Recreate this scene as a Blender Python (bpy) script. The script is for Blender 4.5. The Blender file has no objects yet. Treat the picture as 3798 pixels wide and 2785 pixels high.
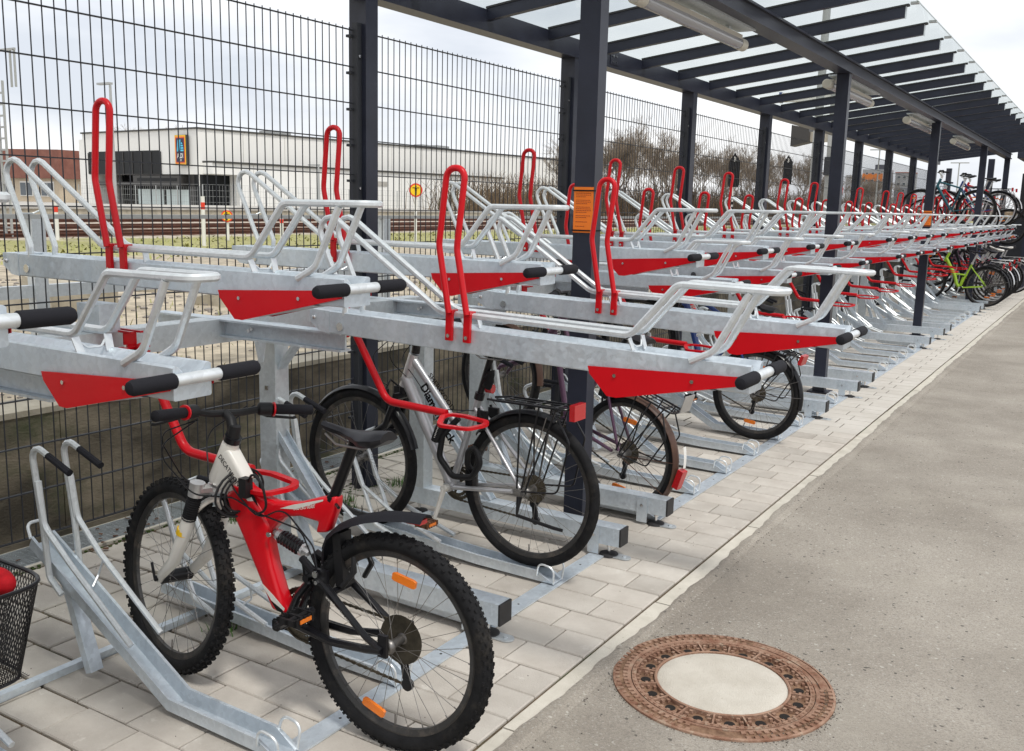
import bpy, bmesh, math, random
from mathutils import Vector, Matrix
R_ = math.radians
rnd = random.Random(7)
SC = bpy.context.scene
COL = SC.collection

# ------------------------------------------------------------------ camera
CAM = Vector((3.8139, 0.0, 1.56))
F_PX = 3600.0
def cam_axes(yaw=.5511, pitch=.1751, roll=.024):
    cy, sy, cp, sp = math.cos(yaw), math.sin(yaw), math.cos(pitch), math.sin(pitch)
    f = Vector((-sy*cp, cy*cp, -sp)); r = Vector((cy, sy, 0)); u = r.cross(f)
    cr, sr = math.cos(roll), math.sin(roll)
    return r*cr + u*sr, u*cr - r*sr, f
AX = cam_axes()
cd = bpy.data.cameras.new('camera'); cam = bpy.data.objects.new('camera', cd); COL.objects.link(cam)
m = Matrix((AX[0], AX[1], -AX[2])).transposed().to_4x4(); m.translation = CAM
cam.matrix_world = m
cd.sensor_width = 36.0; cd.lens = 36.0*F_PX/3798.0; cd.clip_start = .05; cd.clip_end = 2000
SC.camera = cam

# ------------------------------------------------------------------ sky, sun, exposure
SUN_EL, SUN_ROT = R_(62), R_(118)
w = bpy.data.worlds.new('World'); SC.world = w; w.use_nodes = True
nt = w.node_tree; nt.nodes.clear()
N = lambda t, **k: (lambda n: [setattr(n, a, b) for a, b in k.items()] and n or n)(nt.nodes.new(t))
out = N('ShaderNodeOutputWorld')
bg_sky = N('ShaderNodeBackground'); bg_cl = N('ShaderNodeBackground'); mix = N('ShaderNodeMixShader')
sky = N('ShaderNodeTexSky'); sky.sky_type = 'NISHITA'; sky.sun_disc = False
sky.sun_elevation = SUN_EL; sky.sun_rotation = SUN_ROT
nt.links.new(sky.outputs[0], bg_sky.inputs[0]); bg_sky.inputs[1].default_value = .12
tc = N('ShaderNodeTexCoord'); mp = N('ShaderNodeMapping'); mp.inputs['Scale'].default_value = (1.0, 1.0, 3.2)
nt.links.new(tc.outputs['Generated'], mp.inputs[0])
no = N('ShaderNodeTexNoise'); no.inputs['Scale'].default_value = 2.4; no.inputs['Detail'].default_value = 7; no.inputs['Roughness'].default_value = .5
nt.links.new(mp.outputs[0], no.inputs['Vector'])
rp = N('ShaderNodeValToRGB'); e = rp.color_ramp.elements
e[0].position = .36; e[0].color = (.56, .59, .645, 1); e[1].position = .60; e[1].color = (.90, .90, .905, 1)
nt.links.new(no.outputs['Fac'], rp.inputs[0]); nt.links.new(rp.outputs[0], bg_cl.inputs[0]); bg_cl.inputs[1].default_value = 1.02
mix.inputs[0].default_value = .93
nt.links.new(bg_sky.outputs[0], mix.inputs[1]); nt.links.new(bg_cl.outputs[0], mix.inputs[2]); nt.links.new(mix.outputs[0], out.inputs[0])
sd = bpy.data.lights.new('sun', 'SUN'); sd.energy = 1.5; sd.angle = R_(10); sd.color = (1, .965, .91)
so = bpy.data.objects.new('sun', sd); COL.objects.link(so)
# direction towards the sun: azimuth measured like the sky texture (0 = +Y, clockwise)
dv = Vector((math.sin(SUN_ROT)*math.cos(SUN_EL), math.cos(SUN_ROT)*math.cos(SUN_EL), math.sin(SUN_EL)))
so.rotation_euler = dv.to_track_quat('Z', 'Y').to_euler()
vs = SC.view_settings; vs.view_transform = 'Standard'; vs.look = 'None'; vs.exposure = 0.47; vs.gamma = 1.0
vs.use_curve_mapping = False
SC.cycles.max_bounces = 10; SC.cycles.transparent_max_bounces = 24; SC.cycles.caustics_reflective = False; SC.cycles.caustics_refractive = False

# ------------------------------------------------------------------ materials
def mat(name, col, rough=.6, metal=0.0, var=0.0, scale=6.0, col2=None, bump=0.0, bscale=60.0, coat=0.0, objrand=0.0, spec=.5, stretch=None, lo=.35, hi=.65, wear=None):
    m = bpy.data.materials.new(name); m.use_nodes = True
    n = m.node_tree; b = n.nodes['Principled BSDF']
    b.inputs['Roughness'].default_value = rough; b.inputs['Metallic'].default_value = metal
    b.inputs['Specular IOR Level'].default_value = spec
    b.inputs['Coat Weight'].default_value = coat
    c = (*col, 1)
    b.inputs['Base Color'].default_value = c
    tc = n.nodes.new('ShaderNodeTexCoord'); vec = tc.outputs['Object']
    if stretch:
        mp = n.nodes.new('ShaderNodeMapping'); mp.inputs['Scale'].default_value = stretch
        n.links.new(vec, mp.inputs[0]); vec = mp.outputs[0]
    if objrand:
        oi = n.nodes.new('ShaderNodeObjectInfo'); ad = n.nodes.new('ShaderNodeVectorMath'); ad.operation = 'ADD'
        sc_ = n.nodes.new('ShaderNodeVectorMath'); sc_.operation = 'SCALE'; sc_.inputs['Scale'].default_value = 37
        n.links.new(oi.outputs['Random'], sc_.inputs[0]); n.links.new(sc_.outputs[0], ad.inputs[0]); n.links.new(vec, ad.inputs[1]); vec = ad.outputs[0]
    last = None
    if var or col2:
        tn = n.nodes.new('ShaderNodeTexNoise'); tn.inputs['Scale'].default_value = scale; tn.inputs['Detail'].default_value = 6; tn.inputs['Roughness'].default_value = .62
        n.links.new(vec, tn.inputs['Vector'])
        r = n.nodes.new('ShaderNodeValToRGB'); r.color_ramp.elements[0].position = lo; r.color_ramp.elements[1].position = hi
        c2 = (*col2, 1) if col2 else (*[min(1, x*(1+var)) for x in col], 1)
        c1 = c if col2 else (*[x*(1-var) for x in col], 1)
        r.color_ramp.elements[0].color = c1; r.color_ramp.elements[1].color = c2
        n.links.new(tn.outputs['Fac'], r.inputs[0]); last = r.outputs[0]
    if objrand:
        mx = n.nodes.new('ShaderNodeMix'); mx.data_type = 'RGBA'; mx.blend_type = 'MULTIPLY'; mx.inputs['Factor'].default_value = 1
        mr = n.nodes.new('ShaderNodeMapRange'); mr.inputs['To Min'].default_value = 1-objrand; mr.inputs['To Max'].default_value = 1+objrand
        n.links.new(oi.outputs['Random'], mr.inputs['Value'])
        if last: n.links.new(last, mx.inputs['A'])
        else: mx.inputs['A'].default_value = c
        n.links.new(mr.outputs[0], mx.inputs['B']); last = mx.outputs['Result']
    if wear:
        wc, ws, wlo, whi = wear
        tn = n.nodes.new('ShaderNodeTexNoise'); tn.inputs['Scale'].default_value = ws; tn.inputs['Detail'].default_value = 8; tn.inputs['Roughness'].default_value = .7
        n.links.new(vec, tn.inputs['Vector'])
        mr = n.nodes.new('ShaderNodeMapRange'); mr.inputs['From Min'].default_value = wlo; mr.inputs['From Max'].default_value = whi
        n.links.new(tn.outputs['Fac'], mr.inputs['Value'])
        mx = n.nodes.new('ShaderNodeMix'); mx.data_type = 'RGBA'
        n.links.new(mr.outputs[0], mx.inputs['Factor'])
        if last: n.links.new(last, mx.inputs['A'])
        else: mx.inputs['A'].default_value = c
        mx.inputs['B'].default_value = (*wc, 1); last = mx.outputs['Result']
    if last: n.links.new(last, b.inputs['Base Color'])
    if bump:
        tb = n.nodes.new('ShaderNodeTexNoise'); tb.inputs['Scale'].default_value = bscale; tb.inputs['Detail'].default_value = 4
        n.links.new(vec, tb.inputs['Vector'])
        bp = n.nodes.new('ShaderNodeBump'); bp.inputs['Strength'].default_value = bump; bp.inputs['Distance'].default_value = .01
        n.links.new(tb.outputs['Fac'], bp.inputs['Height']); n.links.new(bp.outputs[0], b.inputs['Normal'])
    m.diffuse_color = c
    return m

def galv(name, col, col2, rough=.42, rv=1.0):
    m = mat(name, col, rough, .55, col2=col2, scale=5, lo=.25, hi=.75, stretch=(1.6, 1.6, .5), bump=.02, bscale=35, wear=((.50, .56, .62), 7, .62, .85))
    n = m.node_tree; b = n.nodes['Principled BSDF']
    v = n.nodes.new('ShaderNodeTexVoronoi'); v.inputs['Scale'].default_value = 75
    tc = n.nodes.new('ShaderNodeTexCoord'); n.links.new(tc.outputs['Object'], v.inputs['Vector'])
    sep = n.nodes.new('ShaderNodeSeparateColor'); n.links.new(v.outputs['Color'], sep.inputs[0])
    mr = n.nodes.new('ShaderNodeMapRange'); mr.inputs['To Min'].default_value = rough-.12*rv; mr.inputs['To Max'].default_value = rough+.14*rv
    n.links.new(sep.outputs[0], mr.inputs['Value']); n.links.new(mr.outputs[0], b.inputs['Roughness'])
    old = b.inputs['Base Color'].links[0].from_socket
    mx = n.nodes.new('ShaderNodeMix'); mx.data_type = 'RGBA'; mx.blend_type = 'MULTIPLY'; mx.inputs['Factor'].default_value = 1
    mr2 = n.nodes.new('ShaderNodeMapRange'); mr2.inputs['To Min'].default_value = .93; mr2.inputs['To Max'].default_value = 1.05
    n.links.new(sep.outputs[1], mr2.inputs['Value']); n.links.new(old, mx.inputs['A']); n.links.new(mr2.outputs[0], mx.inputs['B'])
    n.links.new(mx.outputs['Result'], b.inputs['Base Color'])
    return m

M = {}
M['galv'] = galv('galvanised', (.55, .62, .68), (.73, .79, .84))
M['galv_tube'] = galv('galvanised_tube', (.70, .735, .75), (.78, .81, .82), .38, .15)
M['galv_dull'] = galv('galvanised_dull', (.54, .585, .61), (.66, .70, .72), .46)
M['red_cloth'] = mat('red_cloth', (.42, .008, .014), .75, var=.3, scale=20, spec=.2)
M['red'] = mat('red_paint', (.60, .003, .010), .34, spec=.3, coat=.12, var=.06, scale=3, wear=((.45, .02, .02), 26, .66, .82))
M['anthra'] = mat('anthracite_paint', (.024, .027, .042), .36, var=.18, scale=4, bump=.03, bscale=300, spec=.35)
M['fence'] = mat('fence_paint', (.030, .032, .038), .45, spec=.3)
M['grip'] = mat('foam_grip', (.015, .015, .019), .8, bump=.15, bscale=500, spec=.2)
M['rubber'] = mat('tyre_rubber', (.011, .011, .012), .75, var=.3, scale=20, bump=.2, bscale=250, spec=.2, wear=((.060, .052, .042), 9, .55, .85))
M['black'] = mat('black_paint', (.008, .008, .010), .32, spec=.3, coat=.1, wear=((.07, .06, .05), 14, .6, .85))
M['black_plastic'] = mat('black_plastic', (.011, .011, .012), .5, spec=.3)
M['steel'] = mat('spoke_steel', (.22, .21, .20), .4, .8)
M['rim'] = mat('rim_dark', (.055, .053, .052), .38, .5, wear=((.2, .17, .14), 12, .5, .8))
M['alu'] = mat('aluminium', (.62, .62, .62), .33, .75, var=.1, scale=8)
M['chrome'] = mat('chrome', (.75, .75, .75), .18, 1.0)
M['orange'] = mat('orange_reflector', (.85, .20, .008), .3, coat=.4, bump=.3, bscale=220)
M['redlens'] = mat('red_lens', (.5, .012, .015), .2, coat=.5)
M['white'] = mat('white_paint', (.74, .72, .66), .3, coat=.4, wear=((.32, .26, .17), 10, .6, .85))
M['silver'] = mat('silver_paint', (.56, .56, .57), .3, .55, var=.08, scale=6, wear=((.22, .2, .17), 16, .66, .85))
M['purple'] = mat('purple_paint', (.10, .045, .085), .35, .3, coat=.3, wear=((.16, .13, .12), 15, .6, .8))
M['blue'] = mat('blue_paint', (.015, .05, .22), .3, coat=.4)
M['teal'] = mat('teal_paint', (.01, .10, .13), .3, coat=.4)
M['lime'] = mat('lime_paint', (.34, .55, .03), .35, coat=.4)
M['bikered'] = mat('bike_red', (.64, .004, .012), .28, spec=.35, coat=.25, wear=((.4, .01, .02), 5, .55, .8))
M['brown'] = mat('brown_mudguard', (.075, .035, .022), .5, wear=((.12, .06, .03), 15, .5, .8))
M['rust'] = mat('rusty_steel', (.22, .09, .04), .8, .3, col2=(.10, .05, .03), scale=30, bump=.2)
M['yellow'] = mat('yellow_paint', (.8, .50, .01), .4)
M['sprocket'] = mat('dirty_sprocket', (.10, .085, .06), .6, .6, var=.4, scale=40)
def conc(n, c, **k): return mat(n, c, .88, 0, bump=k.pop('bump', .25), bscale=k.pop('bscale', 180), **k)
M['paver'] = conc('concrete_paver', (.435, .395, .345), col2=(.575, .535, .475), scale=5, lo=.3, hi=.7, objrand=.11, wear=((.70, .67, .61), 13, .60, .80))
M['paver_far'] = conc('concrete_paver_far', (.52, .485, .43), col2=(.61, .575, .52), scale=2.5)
M['joint'] = conc('joint_soil', (.060, .042, .022), col2=(.14, .10, .06), scale=14, wear=((.045, .06, .015), 2.0, .52, .62))
M['kerb'] = conc('kerb_concrete', (.52, .485, .41), col2=(.63, .59, .51), scale=9, objrand=.05, wear=((.28, .25, .2), 20, .62, .8))
M['wall'] = conc('weathered_wall_concrete', (.060, .050, .036), col2=(.28, .235, .17), scale=1.7, lo=.40, hi=.68, bump=.5, bscale=50, stretch=(1, 1, 2.2), wear=((.045, .06, .022), 1.8, .52, .75))
M['wallcap'] = conc('wall_top_concrete', (.34, .30, .23), col2=(.46, .42, .34), scale=6)
M['moss'] = mat('moss', (.045, .075, .012), .9, var=.5, scale=30, bump=.5)
M['soil'] = mat('soil', (.07, .05, .03), .9, var=.5, scale=30, bump=.5)
M['leaf'] = mat('weed_leaf', (.06, .14, .025), .6, var=.3)
M['deadleaf'] = mat('dead_leaf', (.10, .045, .022), .8, var=.3)
M['iron'] = mat('rusty_cast_iron', (.22, .11, .070), .8, .0, col2=(.38, .245, .175), scale=15, lo=.35, hi=.65, bump=.5, bscale=120, wear=((.44, .36, .27), 24, .55, .72), spec=.2)
M['irondark'] = mat('cast_iron_recess', (.11, .055, .03), .9, 0, col2=(.30, .18, .11), scale=30, bump=.4)
M['hole'] = mat('hole_black', (.012, .009, .007), .95)  # near black, darkness inside holes put into the colour; signal lenses share it
M['cover_conc'] = conc('cover_concrete', (.50, .46, .39), col2=(.60, .56, .485), scale=7, bump=.4, wear=((.28, .21, .14), 34, .63, .76))
M['paper'] = mat('orange_paper', (.95, .22, .018), .75, var=.04)
M['ink'] = mat('ink', (.30, .045, .02), .8)
M['blackink'] = mat('black_ink', (.008, .008, .009), .7, spec=.2)
M['lampbody'] = mat('lamp_housing', (.50, .46, .38), .5, var=.05)
M['lampend'] = mat('lamp_end_cap', (.62, .59, .50), .5)
M['cap'] = mat('rubber_cap', (.022, .021, .022), .6, var=.3, scale=20)
M['render'] = mat('white_render', (.84, .83, .79), .8, var=.03, scale=.15)
M['roofedge'] = mat('dark_fascia', (.06, .058, .05), .6)
M['darkglass'] = mat('dark_window_glass', (.012, .013, .014), .3, spec=.15)
M['darkframe'] = mat('dark_facade_frame', (.045, .042, .04), .5)
M['frosted'] = mat('frosted_panel', (.60, .69, .68), .35)
M['ballast'] = mat('ballast', (.30, .25, .20), .95, col2=(.46, .41, .35), scale=3.5, bump=1.0, bscale=8)
M['sleeper'] = mat('sleeper', (.14, .10, .07), .9, var=.3)
M['railrust'] = mat('rusty_rail', (.13, .055, .035), .7, .3, var=.3, scale=2)
M['railtop'] = mat('rail_top', (.35, .30, .27), .4, .8)
M['platform'] = mat('platform_concrete', (.42, .40, .36), .85, var=.15, scale=1.5)
M['signred'] = mat('sign_red', (.75, .05, .02), .4)
M['signyellow'] = mat('sign_yellow', (.92, .60, .01), .4)
M['postwhite'] = mat('white_post', (.78, .77, .73), .5)
M['brick'] = mat('brick_masonry', (.19, .075, .055), .9, col2=(.26, .11, .08), scale=1.2)
M['rooftile'] = mat('red_roof_tiles', (.42, .10, .06), .85, col2=(.58, .19, .11), scale=2.5)
M['beige'] = mat('beige_render', (.55, .46, .34), .85, var=.08)
M['aptwhite'] = mat('apartment_white', (.45, .46, .47), .8, var=.05)
M['aptgrey'] = mat('apartment_grey', (.26, .27, .30), .8, var=.05)
M['aptorange'] = mat('apartment_orange', (.85, .25, .04), .8, var=.04)
M['aptroof'] = mat('apartment_plant_room', (.10, .10, .12), .8)
M['aptwin'] = mat('apartment_window', (.10, .12, .14), .2)
M['bark'] = mat('bark', (.11, .085, .065), .9, var=.3, scale=8)
M['twig'] = mat('twig', (.27, .22, .165), .9, var=.3, scale=1)
M['scrub'] = mat('dry_scrub', (.17, .12, .07), .95, var=.4, scale=.6, bump=.5)
M['slab'] = mat('broken_slab', (.40, .36, .28), .9, var=.2, scale=4, bump=.4)
M['lampgrey'] = mat('grey_pole', (.42, .43, .42), .5, .4)
M['aldi_navy'] = mat('sign_navy', (.008, .010, .055), .4)
M['aldi_orange'] = mat('sign_orange', (.90, .26, .01), .4)
M['aldi_yellow'] = mat('sign_gold', (.92, .55, .02), .4)
M['aldi_red'] = mat('sign_dark_red', (.60, .02, .02), .4)
M['aldi_cyan'] = mat('sign_cyan', (.10, .60, .85), .4)
M['cable'] = mat('cable_sleeve', (.34, .32, .26), .4, var=.15, scale=90, coat=.4)
M['seat'] = mat('saddle_vinyl', (.010, .010, .013), .38, spec=.35)
M['grass'] = mat('grass_blades', (.36, .34, .14), .85, col2=(.27, .29, .09), scale=.7)
M['pebble'] = mat('pebble', (.18, .16, .14), .9, objrand=.3)
M['darkpanel'] = mat('dark_panel', (.02, .022, .028), .5)
M['clear'] = None

def asphalt():
    m = mat('worn_asphalt', (.275, .243, .202), .9, col2=(.40, .362, .308), scale=1.0, lo=.36, hi=.66)
    n = m.node_tree; b = n.nodes['Principled BSDF']; old = b.inputs['Base Color'].links[0].from_socket
    tc = n.nodes.new('ShaderNodeTexCoord')
    def ad(scale, lo, hi, c, fac):
        nonlocal old
        v = n.nodes.new('ShaderNodeTexVoronoi'); v.inputs['Scale'].default_value = scale; n.links.new(tc.outputs['Object'], v.inputs['Vector'])
        s = n.nodes.new('ShaderNodeSeparateColor'); n.links.new(v.outputs['Color'], s.inputs[0])
        mr = n.nodes.new('ShaderNodeMapRange'); mr.inputs['From Min'].default_value = lo; mr.inputs['From Max'].default_value = hi
        mr.inputs['To Max'].default_value = fac
        n.links.new(s.outputs[0], mr.inputs['Value'])
        mx = n.nodes.new('ShaderNodeMix'); mx.data_type = 'RGBA'; n.links.new(mr.outputs[0], mx.inputs['Factor'])
        n.links.new(old, mx.inputs['A']); mx.inputs['B'].default_value = (*c, 1); old = mx.outputs['Result']
        return v
    v1 = ad(230, .45, 1.0, (.13, .115, .10), .5)
    ad(190, .88, 1.0, (.50, .475, .43), .5)
    ad(120, .990, .996, (.58, .56, .50), .6)
    ad(105, .990, .995, (.05, .045, .04), .8)
    nn = n.nodes.new('ShaderNodeTexNoise'); nn.inputs['Scale'].default_value = 2.2; nn.inputs['Detail'].default_value = 5; n.links.new(tc.outputs['Object'], nn.inputs['Vector'])
    mr = n.nodes.new('ShaderNodeMapRange'); mr.inputs['From Min'].default_value = .55; mr.inputs['From Max'].default_value = .72; mr.inputs['To Max'].default_value = .35
    n.links.new(nn.outputs['Fac'], mr.inputs['Value'])
    mx = n.nodes.new('ShaderNodeMix'); mx.data_type = 'RGBA'; n.links.new(mr.outputs[0], mx.inputs['Factor']); n.links.new(old, mx.inputs['A']); mx.inputs['B'].default_value = (.40, .365, .305, 1)
    old = mx.outputs['Result']
    n3 = n.nodes.new('ShaderNodeTexNoise'); n3.inputs['Scale'].default_value = .75; n3.inputs['Detail'].default_value = 7; n3.inputs['Roughness'].default_value = .6; n3.inputs['Distortion'].default_value = .6; n.links.new(tc.outputs['Object'], n3.inputs['Vector'])
    mr = n.nodes.new('ShaderNodeMapRange'); mr.inputs['From Min'].default_value = .50; mr.inputs['From Max'].default_value = .68; mr.inputs['To Max'].default_value = .42
    n.links.new(n3.outputs['Fac'], mr.inputs['Value'])
    mx = n.nodes.new('ShaderNodeMix'); mx.data_type = 'RGBA'; n.links.new(mr.outputs[0], mx.inputs['Factor']); n.links.new(old, mx.inputs['A']); mx.inputs['B'].default_value = (.17, .148, .122, 1)
    n.links.new(mx.outputs['Result'], b.inputs['Base Color'])
    bp = n.nodes.new('ShaderNodeBump'); bp.inputs['Strength'].default_value = .55; bp.inputs['Distance'].default_value = .004
    n.links.new(v1.outputs['Distance'], bp.inputs['Height']); n.links.new(bp.outputs[0], b.inputs['Normal'])
    return m
M['asphalt'] = asphalt()
M['asphalt_worn'] = M['asphalt']

def yard():   # sand by the wall, a grass band, stony ground beyond; bands follow x with ragged edges
    m = bpy.data.materials.new('rail_yard'); m.use_nodes = True; n = m.node_tree; b = n.nodes['Principled BSDF']; b.inputs['Roughness'].default_value = .95
    tc = n.nodes.new('ShaderNodeTexCoord'); sp = n.nodes.new('ShaderNodeSeparateXYZ'); n.links.new(tc.outputs['Object'], sp.inputs[0])
    nz = n.nodes.new('ShaderNodeTexNoise'); nz.inputs['Scale'].default_value = .45; nz.inputs['Detail'].default_value = 5; n.links.new(tc.outputs['Object'], nz.inputs['Vector'])
    a = n.nodes.new('ShaderNodeMath'); a.operation = 'MULTIPLY_ADD'; n.links.new(nz.outputs['Fac'], a.inputs[0]); a.inputs[1].default_value = 5.0; n.links.new(sp.outputs['X'], a.inputs[2])
    r = n.nodes.new('ShaderNodeValToRGB'); r.color_ramp.interpolation = 'LINEAR'
    mr = n.nodes.new('ShaderNodeMapRange'); mr.inputs['From Min'].default_value = -58; mr.inputs['From Max'].default_value = 2
    n.links.new(a.outputs[0], mr.inputs['Value']); n.links.new(mr.outputs[0], r.inputs[0])
    pos = lambda x: (x+2.5+58)/60
    els = [(-60, (.30, .29, .27)), (-34, (.36, .33, .29)), (-32.5, (.44, .38, .31)), (-16.5, (.46, .40, .32)), (-15.4, (.30, .29, .11)), (-10.5, (.36, .34, .14)), (-9.6, (.42, .36, .27)), (0, (.47, .405, .30))]
    el = r.color_ramp.elements
    el[0].position = 0; el[0].color = (*els[0][1], 1); el[1].position = 1; el[1].color = (*els[-1][1], 1)
    for x, c in els[1:-1]:
        q = el.new(min(.999, max(.001, pos(x)))); q.color = (*c, 1)
    n2 = n.nodes.new('ShaderNodeTexNoise'); n2.inputs['Scale'].default_value = 5; n2.inputs['Detail'].default_value = 8; n2.inputs['Roughness'].default_value = .7; n.links.new(tc.outputs['Object'], n2.inputs['Vector'])
    m2 = n.nodes.new('ShaderNodeMapRange'); m2.inputs['From Min'].default_value = .3; m2.inputs['From Max'].default_value = .7; m2.inputs['To Min'].default_value = .45; m2.inputs['To Max'].default_value = 1.35
    n.links.new(n2.outputs['Fac'], m2.inputs['Value'])
    mx = n.nodes.new('ShaderNodeMix'); mx.data_type = 'RGBA'; mx.blend_type = 'MULTIPLY'; mx.inputs['Factor'].default_value = 1
    n.links.new(r.outputs[0], mx.inputs['A']); n.links.new(m2.outputs[0], mx.inputs['B']); n.links.new(mx.outputs['Result'], b.inputs['Base Color'])
    bp = n.nodes.new('ShaderNodeBump'); bp.inputs['Strength'].default_value = .8; bp.inputs['Distance'].default_value = .03
    n.links.new(n2.outputs['Fac'], bp.inputs['Height']); n.links.new(bp.outputs[0], b.inputs['Normal'])
    return m
M['yard'] = yard()

def glass(name, tint, gl=.08):
    m = bpy.data.materials.new(name); m.use_nodes = True; n = m.node_tree; n.nodes.clear()
    o = n.nodes.new('ShaderNodeOutputMaterial'); t = n.nodes.new('ShaderNodeBsdfTransparent'); g = n.nodes.new('ShaderNodeBsdfGlossy'); x = n.nodes.new('ShaderNodeMixShader')
    t.inputs[0].default_value = (*tint, 1); g.inputs['Roughness'].default_value = .03
    lw = n.nodes.new('ShaderNodeLayerWeight'); lw.inputs['Blend'].default_value = .08
    sc_ = n.nodes.new('ShaderNodeMath'); sc_.operation = 'MULTIPLY'; sc_.inputs[1].default_value = .35
    n.links.new(lw.outputs['Facing'], sc_.inputs[0]); n.links.new(sc_.outputs[0], x.inputs[0])
    n.links.new(t.outputs[0], x.inputs[1]); n.links.new(g.outputs[0], x.inputs[2]); n.links.new(x.outputs[0], o.inputs[0])
    return m
M['glassedge'] = mat('glass_edge', (.30, .36, .34), .2)
M['glass'] = glass('roof_glass', (.925, .945, .938))
def diffuser():
    m = mat('lamp_diffuser', (.48, .48, .50), .22, coat=.3); m.node_tree.nodes['Principled BSDF'].inputs['Transmission Weight'].default_value = .35
    return m
M['diffuser'] = diffuser()

# ------------------------------------------------------------------ mesh helpers
def fillet(pts, r, n=4, closed=False):
    P = [Vector(p) for p in pts]; out_ = []
    L = len(P)
    for i, p in enumerate(P):
        if not closed and (i == 0 or i == L-1): out_.append(p); continue
        rr = r[i] if isinstance(r, (list, tuple)) else r
        a = P[i-1]-p; b = P[(i+1) % L]-p; la, lb = a.length, b.length
        if la < 1e-6 or lb < 1e-6 or rr <= 0: out_.append(p); continue
        a.normalize(); b.normalize(); ang = a.angle(b)
        if ang > 3.1: out_.append(p); continue
        t = min(rr/math.tan(ang/2), la*.49 if (closed or 0 < i-1) else la*.9, lb*.49 if (closed or i+1 < L-1) else lb*.9)
        rr = t*math.tan(ang/2)
        c = p+(a+b).normalized()*(rr/math.sin(ang/2))
        s = p+a*t-c; e_ = p+b*t-c
        ax = s.cross(e_)
        if ax.length < 1e-9: out_.append(p); continue
        th = s.angle(e_)
        for k in range(n+1): out_.append(c+Matrix.Rotation(th*k/n, 3, ax.normalized()) @ s)
    return out_

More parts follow.
